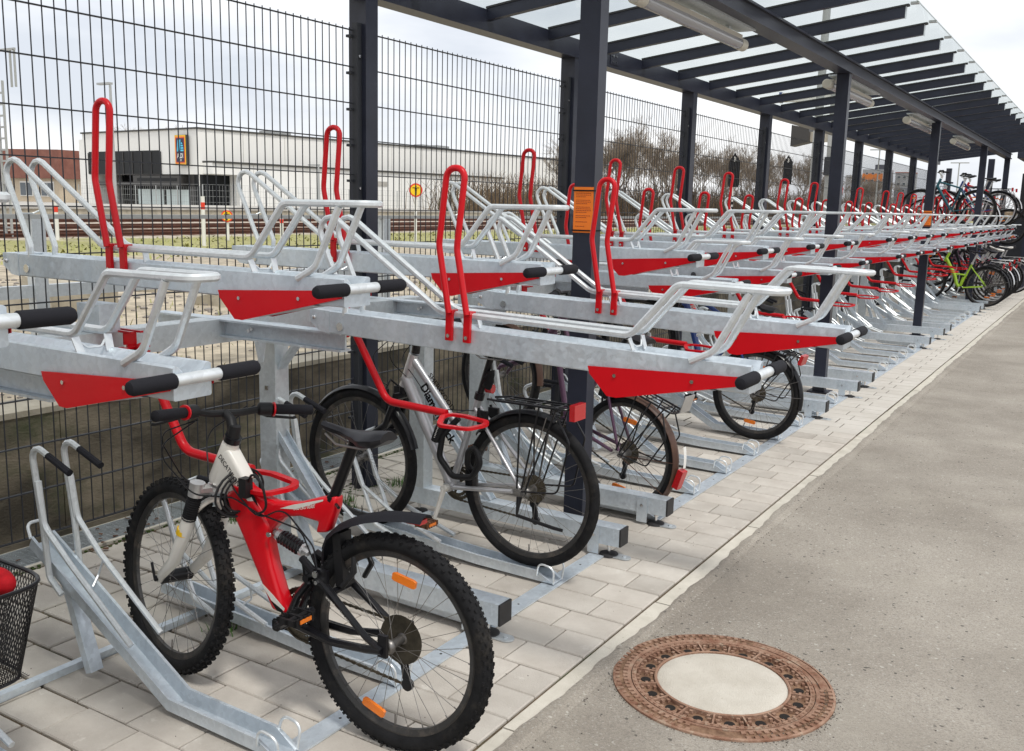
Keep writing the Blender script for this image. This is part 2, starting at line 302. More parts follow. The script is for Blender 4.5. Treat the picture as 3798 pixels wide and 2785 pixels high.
class MB:
    def __init__(s): s.v = []; s.f = []; s.s = []
    def add(s, vs_, fs, smooth=False):
        b = len(s.v); s.v += [tuple(v) for v in vs_]; s.f += [tuple(i+b for i in f) for f in fs]; s.s += [smooth]*len(fs)
        return s
    def bx(s, x0, x1, y0, y1, z0, z1, mtx=None):
        v = [(x, y, z) for z in (z0, z1) for y in (y0, y1) for x in (x0, x1)]
        if mtx: v = [mtx @ Vector(p) for p in v]
        return s.add(v, [(0, 2, 3, 1), (4, 5, 7, 6), (0, 1, 5, 4), (2, 6, 7, 3), (0, 4, 6, 2), (1, 3, 7, 5)])
    def box(s, c, d, mtx=None):
        mm = Matrix.Translation(Vector(c)) @ (mtx.to_4x4() if mtx else Matrix())
        return s.bx(-d[0]/2, d[0]/2, -d[1]/2, d[1]/2, -d[2]/2, d[2]/2, mm)
    def beam(s, p, q, w_, h, up=(0, 0, 1)):   # rectangular bar from p to q, w across, h along up
        p, q = Vector(p), Vector(q); x = (q-p); L = x.length; x.normalize(); y = Vector(up).cross(x)
        if y.length < 1e-4: y = Vector((0, 1, 0)).cross(x)
        y.normalize(); z = x.cross(y)
        mm = Matrix((x, y, z)).transposed().to_4x4(); mm.translation = p
        return s.bx(0, L, -w_/2, w_/2, -h/2, h/2, mm)
    def tube(s, pts, r, seg=8, closed=False, cap=True, oval=None, up=None):
        P = [Vector(p) for p in pts]; n = len(P)
        R = r if isinstance(r, (list, tuple)) else [r]*n
        T = []
        for i in range(n):
            a = P[(i-1) % n] if (closed or i) else P[0]; b = P[(i+1) % n] if (closed or i < n-1) else P[-1]
            d = b-a; T.append(d.normalized() if d.length > 1e-9 else Vector((0, 0, 1)))
        u = Vector(up) if up else (Vector((0, 0, 1)) if abs(T[0].z) < .9 else Vector((1, 0, 0)))
        u = (u-T[0]*u.dot(T[0])).normalized(); vs_ = []
        for i in range(n):
            if i and not up: u = (u-T[i]*u.dot(T[i])).normalized()
            elif up: u = Vector(up); u = (u-T[i]*u.dot(T[i])).normalized()
            w_ = T[i].cross(u)
            for k in range(seg):
                a = 2*math.pi*(k+.5)/seg
                cu, cw = math.cos(a), math.sin(a)
                if oval: cu *= oval
                vs_.append(P[i]+(u*cu+w_*cw)*R[i])
        fs = []
        for i in range(n if closed else n-1):
            j = (i+1) % n
            for k in range(seg):
                l = (k+1) % seg; fs.append((i*seg+k, i*seg+l, j*seg+l, j*seg+k))
        s.add(vs_, fs, seg > 4)
        if cap and not closed:
            b = len(s.v)-n*seg
            s.f.append(tuple(b+k for k in range(seg-1, -1, -1))); s.f.append(tuple(b+(n-1)*seg+k for k in range(seg))); s.s += [False, False]
        return s
    def cyl(s, p, q, r, seg=12, r2=None): return s.tube([p, q], [r, r if r2 is None else r2], seg)
    def prism(s, poly, a, b, axis='y'):
        def P3(u, v, t): return {'y': (u, t, v), 'z': (u, v, t), 'x': (t, u, v)}[axis]
        n = len(poly); vs_ = [P3(u, v, a) for u, v in poly]+[P3(u, v, b) for u, v in poly]
        fs = [tuple(range(n)), tuple(range(2*n-1, n-1, -1))]+[(i, i+n, (i+1) % n+n, (i+1) % n) for i in range(n)]
        return s.add(vs_, fs)
    def lathe(s, prof, c=(0, 0, 0), axis='y', seg=24, closed=True, smooth=True, a0=0, a1=2*math.pi):
        full = abs(a1-a0-2*math.pi) < 1e-6; ns = seg if full else seg+1; n = len(prof); vs_ = []
        for k in range(ns):
            a = a0+(a1-a0)*k/seg; ca, sa = math.cos(a), math.sin(a)
            for r, h in prof:
                v = {'y': (r*ca, h, r*sa), 'z': (r*ca, r*sa, h), 'x': (h, r*ca, r*sa)}[axis]
                vs_.append((v[0]+c[0], v[1]+c[1], v[2]+c[2]))
        fs = []
        for k in range(seg):
            l = (k+1) % ns
            for i in range(n if closed else n-1):
                j = (i+1) % n; fs.append((k*n+i, k*n+j, l*n+j, l*n+i))
        return s.add(vs_, fs, smooth)
    def ball(s, c, r, seg=8, ring=5, sc=(1, 1, 1)):
        vs_ = [(c[0], c[1], c[2]+r*sc[2])]
        for i in range(1, ring):
            t = math.pi*i/ring
            for k in range(seg):
                a = 2*math.pi*k/seg; vs_.append((c[0]+r*sc[0]*math.sin(t)*math.cos(a), c[1]+r*sc[1]*math.sin(t)*math.sin(a), c[2]+r*sc[2]*math.cos(t)))
        vs_.append((c[0], c[1], c[2]-r*sc[2])); fs = []
        for k in range(seg):
            l = (k+1) % seg; fs.append((0, 1+k, 1+l)); fs.append((len(vs_)-1, 1+(ring-2)*seg+l, 1+(ring-2)*seg+k))
            for i in range(ring-2): fs.append((1+i*seg+k, 1+(i+1)*seg+k, 1+(i+1)*seg+l, 1+i*seg+l))
        return s.add(vs_, fs, True)
    def mesh(s, name, m_):
        me = bpy.data.meshes.new(name); me.from_pydata(s.v, [], s.f)
        if m_: me.materials.append(m_)
        me.polygons.foreach_set('use_smooth', s.s); me.validate()
        if any(s.s):
            try: me.set_sharp_from_angle(angle=R_(42))
            except Exception: pass
        return me
    def build(s, name, m_, parent=None, loc=None):
        o = bpy.data.objects.new(name, s.mesh(name, M[m_] if isinstance(m_, str) else m_)); COL.objects.link(o)
        if parent: o.parent = parent
        if loc: o.location = loc
        bm = bmesh.new(); bm.from_mesh(o.data); bmesh.ops.recalc_face_normals(bm, faces=bm.faces); bm.to_mesh(o.data); bm.free()
        return o

def thing(name, label, cat, loc=(0, 0, 0), rz=0, group=None):
    o = bpy.data.objects.new(name, None); o.empty_display_size = .1; COL.objects.link(o); o.location = loc; o.rotation_euler = (0, 0, rz)
    o['label'] = label; o['category'] = cat
    if group: o['group'] = group
    return o
def tag(o, label, cat, group=None):
    o['label'] = label; o['category'] = cat
    if group: o['group'] = group
    return o
def struct(o): o['kind'] = 'structure'; return o
def stuff(o): o['kind'] = 'stuff'; return o
def copy_tree(o, parent=None):
    c = o.copy(); COL.objects.link(c); c.parent = parent
    for ch in list(o.children): copy_tree(ch, c)
    return c
def inst(o, parent, loc=None, rot=None):
    c = o.copy(); COL.objects.link(c); c.parent = parent
    if loc is not None: c.location = loc
    if rot is not None: c.rotation_euler = rot
    return c
_tcache = {}
def text_verts(t, bold=0.0):
    k = (t, bold)
    if k not in _tcache:
        cu = bpy.data.curves.new('t', 'FONT'); cu.body = t; cu.size = 1; cu.resolution_u = 2; cu.offset = bold
        o = bpy.data.objects.new('t', cu); me = bpy.data.meshes.new_from_object(o)
        _tcache[k] = ([tuple(v.co) for v in me.vertices], [tuple(p.vertices) for p in me.polygons])
        bpy.data.objects.remove(o); bpy.data.curves.remove(cu); bpy.data.meshes.remove(me)
    return _tcache[k]
def text_on(mb, t, origin, xdir, ydir, size, bold=0.0, sx=1.0, center=False):
    vs_, fs = text_verts(t, bold); o = Vector(origin); X = Vector(xdir).normalized(); Y = Vector(ydir).normalized()
    wd = max((v[0] for v in vs_), default=0); off = -wd/2 if center else 0
    mb.add([o+X*((v[0]+off)*size*sx)+Y*(v[1]*size) for v in vs_], fs); return wd*size*sx

# ================================================================== GROUND
ROADZ = -.012
MHC = (2.845, 2.972); MHR = .366
def road_mesh():   # one sheet with a round opening for the manhole; its edge against the kerb is ragged
    mb = MB(); n = 64; cx, cy = MHC; h = .383
    xl, xr, yb, yt = cx-h, 3.4, cy-.6, cy+.6
    ring = [(cx+MHR*math.cos(2*math.pi*k/n), cy+MHR*math.sin(2*math.pi*k/n), ROADZ) for k in range(n)]
    outer = []
    for k in range(n):
        a = 2*math.pi*k/n; dx, dy = math.cos(a), math.sin(a); t = min(((xr-cx) if dx > 0 else (xl-cx))/dx if abs(dx) > 1e-6 else 9e9, ((yt-cy) if dy > 0 else (yb-cy))/dy if abs(dy) > 1e-6 else 9e9)
        outer.append((cx+dx*t, cy+dy*t, ROADZ))
    cor = [(xl, yb), (xr, yb), (xr, yt), (xl, yt)]
    mb.add(ring+outer, [(k, (k+1) % n, (k+1) % n+n, k+n) for k in range(n)])
    for qx, qy in cor:   # close the square's corners
        best = sorted(range(n), key=lambda k: (outer[k][0]-qx)**2+(outer[k][1]-qy)**2)[:2]
        if abs(best[0]-best[1]) not in (1, n-1): continue
        mb.add([outer[best[0]], outer[best[1]], (qx, qy, ROADZ)], [(0, 1, 2)])
    z = ROADZ
    # ragged strip along the kerb
    ys = [-6+i*.03 for i in range(1134)]; lx = []
    for i, y in enumerate(ys):
        lx.append(2.449+.008*math.sin(y*2.1)+.005*math.sin(y*9.7+1)+.003*math.sin(y*37)+rnd.uniform(-.003, .003))
    vs_ = [(x, y, z+.0135) for x, y in zip(lx, ys)]+[(x+.006, y, z+.0145) for x, y in zip(lx, ys)]
    xr2 = [xl for _ in ys]
    # road border strip slopes very slightly down from the kerb
    m_ = len(ys); vs_ = []
    for dx, zz in ((0, -.02), (.001, .0015), (.012, .0030), (None, .0022), (.0, ROADZ+.0006)):
        for x, y in zip(lx, ys): vs_.append((x+dx if (dx is not None and zz > -.01) else (2.478 if dx is None else x) if zz > -.01 or zz < -.015 else 2.505+.006*math.sin(y*5.3), y, zz))
    mb.add(vs_, [(i+r*m_, i+1+r*m_, i+1+(r+1)*m_, i+(r+1)*m_) for i in range(m_-1) for r in range(4)])
    y0, y1 = ys[0], ys[-1]
    mb.add([(xl, y0, z), (xr, y0, z), (xr, yb, z), (xl, yb, z)], [(0, 1, 2, 3)]); mb.add([(xl, yt, z), (xr, yt, z), (xr, y1, z), (xl, y1, z)], [(0, 1, 2, 3)])
    mb.add([(xr, y0, z), (120, y0, z), (120, y1, z), (xr, y1, z)], [(0, 1, 2, 3)])
    mb.add([(2.46, y1, z), (120, y1, z), (120, 400, z), (2.46, 400, z)], [(0, 1, 2, 3)]); mb.add([(2.46, -60, z), (120, -60, z), (120, y0, z), (2.46, y0, z)], [(0, 1, 2, 3)])
    return mb
o = road_mesh().build('road', 'asphalt'); struct(o)
# a sheet well below everything reaches the horizon
o = MB().add([(-900, -900, -.3), (900, -900, -.3), (900, 1500, -.3), (-900, 1500, -.3)], [(0, 1, 2, 3)]).build('ground', 'soil'); struct(o)
# pavement: dark joint bed and separate concrete pavers
pave = MB().add([(-.2, -3, -.011), (2.47, -3, -.011), (2.47, 30, -.011), (-.2, 30, -.011)], [(0, 1, 2, 3)]).build('pavement', 'joint'); struct(pave)
def paver_mb(w_, l, g=.0035, far=False, dz=0, cx=0, cy=0, mb=None):
    mb = mb or MB(); a, b = w_/2-g/2, l/2-g/2; c = .0035
    v = [(cx+sx*(a-k), cy+sy*(b-k), z+dz) for k, z in ((c, 0.0), (0, -.0045), (0, -.02)) for sx, sy in ((-1, -1), (1, -1), (1, 1), (-1, 1))]
    f = [(0, 1, 2, 3)]+[(i+4*r, i+4*(r+1), (i+1) % 4+4*(r+1), (i+1) % 4+4*r) for r in range(1 if far else 2) for i in range(4)]
    return mb.add(v, f)
CY, CX, X0, X1 = .1668, .236, .09, 2.383
cells = []
j = 0; y = 1.02-CY*4
while y < 24:
    off = 2.2215 if j % 2 else 2.151
    xs = [X1]; x = off
    while x > X0+.03: xs.append(x); x -= CX
    xs.append(X0)
    for a, b in zip(xs[1:], xs[:-1]): cells.append(((a+b)/2, y+CY/2, b-a, j))
    y += CY; j += 1
def frame_px(x, y, z):
    d = Vector((x, y, z))-CAM; zc = d.dot(AX[2])
    if zc <= .1: return None
    return (512+F_PX/3798*1024*d.dot(AX[0])/zc, 375.5-F_PX/3798*1024*d.dot(AX[1])/zc, zc)
def inview(c):
    p = frame_px(c[0], c[1], 0)
    return p and -30 < p[0] < 1054 and p[1] < 790
cells = [c for c in cells if inview(c)]
cells.sort(key=lambda c: (Vector((c[0], c[1], 0))-CAM).length)
pm = {}
farmb = MB()
for i, (cx, cy, wd, j) in enumerate(cells):
    gap = .0058 + (.012 if cx < 1.1 else .006 if cx < 1.5 else 0)*rnd.uniform(.4, 1.0)
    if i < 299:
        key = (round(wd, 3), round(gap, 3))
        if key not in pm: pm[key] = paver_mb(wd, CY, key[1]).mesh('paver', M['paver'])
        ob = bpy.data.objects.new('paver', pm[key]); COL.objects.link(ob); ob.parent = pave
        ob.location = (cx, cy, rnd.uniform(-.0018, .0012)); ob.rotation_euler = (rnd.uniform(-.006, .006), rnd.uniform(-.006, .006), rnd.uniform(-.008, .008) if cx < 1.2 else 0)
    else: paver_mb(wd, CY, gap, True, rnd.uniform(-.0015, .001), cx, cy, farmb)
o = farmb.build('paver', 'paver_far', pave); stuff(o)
# kerb stones
kerb = thing('kerb', 'pale concrete kerb stones between the pavers and the asphalt', 'kerb', (2.43, 2, 0))
kp = [(-.038, -.1), (-.038, -.004), (-.034, 0), (.032, 0), (.045, -.006), (.048, -.1)]
km = MB().prism(kp, 0, 1.137, 'y').mesh('kerb_stone', M['kerb'])
for k in range(-2, 22):
    ob = bpy.data.objects.new('kerb_stone', km); COL.objects.link(ob); ob.parent = kerb; ob.location = (rnd.uniform(-.002, .002), -2+2.31+1.145*(k-1), rnd.uniform(-.002, .002))
# loose grit along the kerb
g = MB()
for i in range(900):
    yy = 1.5+rnd.random()**2*9; xx = 2.468+abs(rnd.gauss(0, .03)) if rnd.random() < .85 else rnd.uniform(2.5, 4.2)
    r = rnd.uniform(.0012, .0042); g.ball((xx, yy, ROADZ+r*.4), r, 4, 3, (1, rnd.uniform(.6, 1.3), .7))
for i in range(200):
    xx, yy = rnd.uniform(.1, 2.3), rnd.uniform(1, 5); r = rnd.uniform(.001, .0026); g.ball((xx, yy, r*.4), r, 4, 3)
for i in range(520):
    a = rnd.gauss(.5, .9) if rnd.random() < .6 else rnd.uniform(0, 6.28); rr = MHR+abs(rnd.gauss(0, .012)) if rnd.random() < .45 else (rnd.uniform(.303, .345) if abs(a) < 1.0 else MHR+.004)
    r = rnd.uniform(.0010, .0030); g.ball((MHC[0]+rr*math.cos(a), MHC[1]+rr*math.sin(a), ROADZ+(r*.4 if rr > MHR else .0045)), r, 4, 3)
o = g.build('gravel', 'pebble'); stuff(o); tag(o, 'loose grit scattered along the kerb and the asphalt edge', 'gravel')
# drain channel with steel grates
dr = thing('drain_channel', 'grey steel mesh drain grate running along the foot of the dark wall', 'drain', (-.06, 2, 0))
gm = MB()
GL = .93
for k in range(29): gm.bx(-.10, .10, k*GL/28-.001, k*GL/28+.001, -.014, .001)
for k in range(13): gm.bx(-.10+k*.2/12-.001, -.10+k*.2/12+.001, 0, GL, -.012, .002)
gm.bx(-.104, -.098, 0, GL, -.02, .004); gm.bx(.098, .104, 0, GL, -.02, .004)
gm = gm.mesh('grate', M['galv_dull'])
for k in range(-2, 20):
    ob = bpy.data.objects.new('grate', gm); COL.objects.link(ob); ob.parent = dr; ob.location = (0, -2+.3+k*.95, 0)
o = MB().bx(-.115, .115, -3, 26, -.09, -.05).build('channel', 'hole', dr)
o = MB().bx(-.125, -.104, -3, 24, -.05, .004).bx(.104, .125, -3, 24, -.05, .004).build('frame', 'kerb', dr)
# retaining wall
wl = thing('retaining_wall', 'dark mossy concrete retaining wall behind the mesh fence', 'wall', (-.3, 0, 0))
for k in range(-2, 10):
    MB().bx(-.15, .10+(.002 if k % 2 else 0), k*2.6+.002, k*2.6+2.598, -.1, .585).build('wall_panel', 'wall', wl)
MB().bx(-.16, .108, -5.2, 26, .5855, .612).build('coping', 'wallcap', wl)
mb = MB().bx(.10, .13, -4, 24, -.05, .03); mb.build('plinth', 'wall', wl)
# moss and weeds on the pavement
ms = MB()
for i in range(1500):
    t = rnd.random()
    if t < .45: x, y = .07+abs(rnd.gauss(0, .02)), rnd.uniform(.8, 9)
    elif t < .7:
        k = rnd.choice([0, 1, 2, 3]); x, y = .40+rnd.gauss(0, .07), 4.02+2.24*k+rnd.gauss(0, .08)
    else: x, y = -.19+rnd.gauss(0, .012), rnd.uniform(.8, 9)
    r = rnd.uniform(.004, .011); ms.ball((x, y, r*.1-.002), r, 5, 3, (1, 1, .55))
o = ms.build('moss', 'moss'); stuff(o); tag(o, 'dark green moss in the joints by the drain and round the posts', 'moss')
wd = MB()
def blade(mb, x, y, z, h, a, lean, wdt):
    dx, dy = math.cos(a), math.sin(a)
    mb.add([(x-dy*wdt, y+dx*wdt, z), (x+dy*wdt, y-dx*wdt, z), (x+dx*lean*.5+dy*wdt*.7, y+dy*lean*.5-dx*wdt*.7, z+h*.6), (x+dx*lean, y+dy*lean, z+h), (x+dx*lean*.5-dy*wdt*.7, y+dy*lean*.5+dx*wdt*.7, z+h*.6)], [(0, 1, 2, 4), (4, 2, 3)])
for i in range(420):
    bx_, by = rnd.choice([(.62, 3.62), (.52, 3.72), (.56, 4.12), (.60, 4.18), (.48, 6.2), (.5, 8.5), (.3, 3.2), (.05, 4.9), (1.2, 2.28)])
    x, y = bx_+rnd.gauss(0, .03), by+rnd.gauss(0, .035); blade(wd, x, y, 0, rnd.uniform(.02, .07), rnd.uniform(0, 6.28), rnd.uniform(.01, .04), rnd.uniform(.0015, .004))
o = wd.build('weeds', 'leaf'); stuff(o); tag(o, 'small green weeds sprouting between the pavers by the dark post', 'weeds')
dl = MB()
for i in range(60):
    x, y = rnd.choice([(.0, 2.9), (.45, 3.65), (.1, 2.5), (-.05, 4.0)]); x += rnd.gauss(0, .05); y += rnd.gauss(0, .15); r = rnd.uniform(.008, .02); a = rnd.uniform(0, 6.28)
    dl.add([(x+r*math.cos(a+k*1.26)*rnd.uniform(.5, 1), y+r*math.sin(a+k*1.26)*rnd.uniform(.5, 1), .006+rnd.uniform(0, .008)) for k in range(5)], [(0, 1, 2, 3, 4)])
o = dl.build('dead_leaves', 'deadleaf'); stuff(o); tag(o, 'brown dead leaves lying on the drain grate', 'leaves')

# ================================================================== MANHOLE
mh = thing('manhole_cover', 'round rusty cast iron manhole with a pale concrete centre set in the asphalt', 'manhole', (2.845, 2.972, ROADZ), R_(14))
mh.scale = (MHR/.361, MHR/.361, 1)
prof = lambda pts: pts
f = MB().lathe([(.300, -.03), (.300, .006), (.312, .008), (.312, .0035), (.352, .0035), (.352, .008), (.360, .006), (.362, -.03)], axis='z', seg=96, smooth=False).build('frame_ring', 'iron', mh)
st = MB()
for k in range(84):
    a = 2*math.pi*k/84
    if 0.15 < a < 1.35 or 4.5 < a < 5.0: continue
    for rr in (.319, .345):
        aa = a+(.03 if rr > .33 else 0); c, s_ = math.cos(aa), math.sin(aa)
        mm = Matrix.Translation((rr*c, rr*s_, .0035)) @ Matrix.Rotation(aa, 4, 'Z'); st.bx(-.007, .007, -.007, .007, 0, .0052, mm)
stuff(st.build('stud', 'iron', f))
MB().lathe([(.318, .0034), (.318, .0078), (.347, .0078), (.347, .0034)], axis='z', seg=40, a0=.17, a1=1.33, smooth=False).build('name_plate', 'iron', f)
cv = MB()
cv.lathe([(.213, -.03), (.213, .007), (.2175, .009), (.222, .007), (.222, -.008), (.282, -.008), (.282, .007), (.297, .007), (.297, -.03)], axis='z', seg=96, smooth=False)
for k in range(16):
    a = 2*math.pi*k/16; mm = Matrix.Rotation(a, 4, 'Z'); cv.bx(.221, .283, -.003, .003, -.01, .0065, mm)
    for rr, da in ((.231, .12), (.231, -.12), (.272, .13), (.272, -.13), (.276, .045), (.276, -.045), (.25, .145), (.25, -.145)):
        a2 = a+math.pi/16+da; mm = Matrix.Translation((rr*math.cos(a2), rr*math.sin(a2), -.009)) @ Matrix.Rotation(a2, 4, 'Z'); cv.bx(-.0045, .0045, -.0055, .0055, 0, .013, mm)
for k in range(72):
    a = 2*math.pi*k/72; mm = Matrix.Rotation(a, 4, 'Z'); cv.bx(.288, .2935, -.004, .004, .006, .0105, mm)
cvo = cv.build('cover', 'iron', mh)
MB().lathe([(.2222, -.0078), (.2818, -.0078), (.2818, -.0074), (.2222, -.0074)], axis='z', seg=96, smooth=False).build('recess_floor', 'irondark', cvo)  # floor of the recess in a darker iron colour
MB().lathe([(.3125, .0037), (.3515, .0037), (.3515, .0040), (.3125, .0040)], axis='z', seg=96, smooth=False).build('recess_floor', 'irondark', f)
MB().lathe([(.30, -.012), (.2965, -.012), (.2965, 0), (.30, 0)], axis='z', seg=64, smooth=False).build('gap_dirt', 'soil', mh)
hl = MB().lathe([(.0015, .0005), (.0175, .0005), (.0175, .003), (.0145, .003), (.0145, .001)], axis='z', seg=16, closed=False, smooth=False).mesh('ventilation_hole', M['hole'])
hm = MB().cyl((0, 0, -.001), (0, 0, .0012), .0165, 16).mesh('ventilation_hole', M['hole'])  # flat dark disc, the shade of an open hole is in its colour
for k in range(16):
    a = 2*math.pi*(k+.5)/16; ob = bpy.data.objects.new('ventilation_hole', hm); COL.objects.link(ob); ob.parent = cvo; ob.location = (.25*math.cos(a), .25*math.sin(a), -.0068)
MB().lathe([(.0, .004), (.15, .0055), (.205, .0055), (.2125, .002), (.2125, -.02)], axis='z', seg=64, closed=False).build('concrete_fill', 'cover_conc', mh)
lt = MB()
def arc_text(mb, t, r, a, size, z, direction=-1):
    for ch in t:
        if ch != ' ':
            mid = Vector((r*math.cos(a), r*math.sin(a), z)); rad = Vector((math.cos(a), math.sin(a), 0)); tan = Vector((-math.sin(a), math.cos(a), 0))
            text_on(mb, ch, mid, tan*direction, rad*(-direction), size, .012)
        a += direction*size*.74/r
arc_text(lt, 'DIN 19584 D400-F900 . DIN EN 124-2 KIWA', .324, 1.30, .022, .0082)
text_ring = stuff(lt.build('cast_lettering', 'irondark', f))
lt = MB(); arc_text(lt, 'D400 DIN EN124-2 124 DIN 19584 KIWA', .2895, .05, .0125, .0110, -1); stuff(lt.build('cast_lettering', 'irondark', cvo))

# ================================================================== MESH FENCE
FD = 2.235; FX = .390; FZ0, FZ1 = .253, 2.408
fence = thing('mesh_fence', 'tall dark grey double wire mesh fence along the bicycle racks', 'fence', (FX, 0, 0))
fm = MB(); n_w = 43; sp = .04935
for k in range(n_w+1): fm.bx(-.0018, .0018, k*sp-.0018, k*sp+.0018, FZ0-.003, FZ1+.012)
for k in range(13):
    z = FZ1-k*(FZ1-FZ0)/12
    for s_ in (-1, 1): fm.bx(s_*.0042-.0022, s_*.0042+.0022, -.012, n_w*sp+.012, z-.0024, z+.0024)
fm = fm.mesh('mesh_panel', M['fence'])
fp = MB().bx(.004, .036, 0, .036, .0, FZ1+.035)
for k in range(12): fp.box((-.006, -.004, FZ1-.03-k*.18), (.030, .03, .013))
fp = fp.mesh('fence_post', M['fence'])
sc_m = MB().cyl((.0, 0, 0), (.006, 0, 0), .007, 10).mesh('screw', M['chrome'])
for k in range(-2, 9):
    y0 = 3.936+FD*k
    ob = bpy.data.objects.new('mesh_panel', fm); COL.objects.link(ob); ob.parent = fence; ob.location = (0, y0+.146-FD, 0)
    ob = bpy.data.objects.new('fence_post', fp); COL.objects.link(ob); ob.parent = fence; ob.location = (0.0, y0, 0)
    for z in (2.28, 1.62, .55):
        c = bpy.data.objects.new('screw', sc_m); COL.objects.link(c); c.parent = ob; c.location = (.0365, .018, z)

# ================================================================== SHELTER
PB = 2.235; PF = 4.47; NB = 8
sh = thing('bike_shelter', 'long anthracite steel shelter with a glass roof over the bicycle racks', 'shelter', (1.1, 4, 0))
def wb(mb): # world coordinates -> shelter local
    mb.v = [(a-1.1, b-4, c) for a, b, c in mb.v]; return mb
for k in range(-1, 10):
    y = 3.975+PB*k; wb(MB().bx(.342, .452, y, y+.095, -.02, 2.575)).build('rear_post', 'anthra', sh)
for k, y in enumerate([3.98, 8.50, 13.30, 18.30, 22.2]):
    p = wb(MB().bx(1.678, 1.779, y, y+.078, -.02, 2.685)).build('front_post', 'anthra', sh)
    wb(MB().bx(1.64, 1.82, y-.04, y+.14, 0, .012)).build('base_plate', 'anthra', p)
YS, YE = -1.0, 22.4
rb = wb(MB().bx(.338, .456, YS, YE, 2.575, 2.70)).build('rear_beam', 'anthra', sh)
for yb in (6.75, 13.5):
    wb(MB().bx(.4565, .460, yb, yb+.14, 2.60, 2.685)).build('splice_plate', 'anthra', rb)
    for a in (.04, .09):
        for b in (2.62, 2.662):
            wb(MB().cyl((.46, yb+a, b), (.466, yb+a, b), .007, 8)).build('bolt', 'chrome', rb)
wb(MB().bx(1.668, 1.795, YS, YE, 2.685, 2.70).bx(1.69, 1.773, YS, YE, 2.7005, 2.775).bx(1.668, 1.795, YS, YE, 2.7755, 2.79)).build('front_beam', 'anthra', sh)
zc = lambda x: 2.665+(x-.47)*.128
RP = .7455; r0 = 5.1
rm = MB()
for k in range(-8, 26):
    y = r0+RP*k
    if y > YE: break
    sec = [(.452, zc(.452)-.026), (2.40, zc(2.40)-.032), (2.40, zc(2.40)+.040), (.452, zc(.452)+.040)]
    r = wb(MB().prism(sec, y-.022, y+.022)).build('rafter', 'anthra', sh)
    e2 = [(.452, zc(.452)+.0405), (2.42, zc(2.42)+.0405), (2.42, zc(2.42)+.052), (.452, zc(.452)+.052)]
    wb(MB().prism(e2, y-.028, y+.028)).build('gasket', 'cap', r)
    wb(MB().bx(2.428, 2.482, y-.016, y+.016, zc(2.44)+.046, zc(2.44)+.062)).build('clip', 'lampgrey', r)
    wb(MB().bx(2.4003, 2.403, y-.021, y+.021, zc(2.40)-.038, zc(2.40)+.039)).build('end_cap', 'galv_dull', r)
    e3 = [(.30, zc(.30)+.0525), (2.475, zc(2.475)+.0525), (2.475, zc(2.475)+.0605), (.30, zc(.30)+.0605)]
    gp_o = wb(MB().prism(e3, y+.003, y+RP-.003)).build('glass_pane', 'glass', sh)
    wb(MB().bx(2.4752, 2.4782, y+.003, y+RP-.003, zc(2.475)+.0523, zc(2.475)+.0607)).build('pane_edge', 'glassedge', gp_o)

# strip lamps under the front beam
lamp_lab = ['strip lamp nearest the camera under the shelter roof beam', 'strip lamp fixed behind the second front post', 'third strip lamp along the roof beam, before the third post', 'farthest strip lamp under the roof beam']
def lamp_parts(t):
    MB().tube([(0, 0, 0), (0, .10, 0)], .039, 14).tube([(0, -.006, 0), (0, 0, 0)], [.033, .039], 14).build('end_cap', 'lampend', t)
    MB().tube([(0, 1.56, 0), (0, 1.66, 0)], .039, 14).build('end_cap', 'lampend', t)
    MB().lathe([(.037, .101), (.037, 1.559)], axis='y', seg=12, closed=False, a0=R_(150), a1=R_(390)).build('tube_cover', 'diffuser', t)
    MB().bx(-.030, .030, .10, 1.56, .015, .047).build('housing', 'lampbody', t)
    MB().bx(-.012, .012, .25, .30, .0525, .085).bx(-.012, .012, 1.35, 1.40, .0525, .085).bx(-.018, .10, .1, 1.6, .072, .0845).build('bracket', 'galv_dull', t)
for k, y in enumerate([4.66, 8.44, 11.96, 15.56]):
    t = thing('strip_lamp', lamp_lab[k], 'lamp', (1.615, y, 2.60+.01*k*0), 0, 'strip lamps along the roof beam')
    lamp_parts(t)

# orange notices cable-tied to the front posts
def notice(x, y, z, wd, h, label):
    t = thing('paper_notice', label, 'notice', (x, y, z), 0, 'orange notices on the posts')
    MB().bx(-wd/2, wd/2, -.0035, -.002, -h/2, h/2).build('sheet', 'paper', t)
    ln = MB()
    zz = h/2-.028
    for para, cnt in enumerate((3, 3, 4, 2, 1, 1)):
        for q in range(cnt):
            x_ = -wd/2+.012; end = wd/2-.01-(rnd.uniform(.0, .03) if q == cnt-1 else 0)
            while x_ < end-.004:
                l = rnd.uniform(.003, .009); l = min(l, end-x_); ln.bx(x_, x_+l, -.0042, -.0036, zz-.0012, zz+.0012); x_ += l+.0022
            zz -= .0078
        zz -= .0075 if para < 3 else .012
    ln.build('printed_lines', 'ink', t)
    for zt in (h/2-.016, -h/2+.010):
        MB().bx(-.0535, .0535, -.0065, -.004, zt-.003, zt+.003).bx(.0510, .0535, -.006, .08, zt-.003, zt+.003).bx(-.0535, -.0510, -.006, .08, zt-.003, zt+.003).build('cable_tie', 'blackink', t)
notice(1.7285, 3.98, 1.54, .099, .205, 'orange paper notice tied to the nearest front post')
notice(1.7285, 13.30, 1.50, .099, .19, 'orange paper notice tied to a post farther down the row')

# ================================================================== TWO-TIER RACKS
HZ = 0.0; LZ = -.17; PULL = .98
def ry(m_, a): return Matrix.Rotation(a, 4, 'Y')
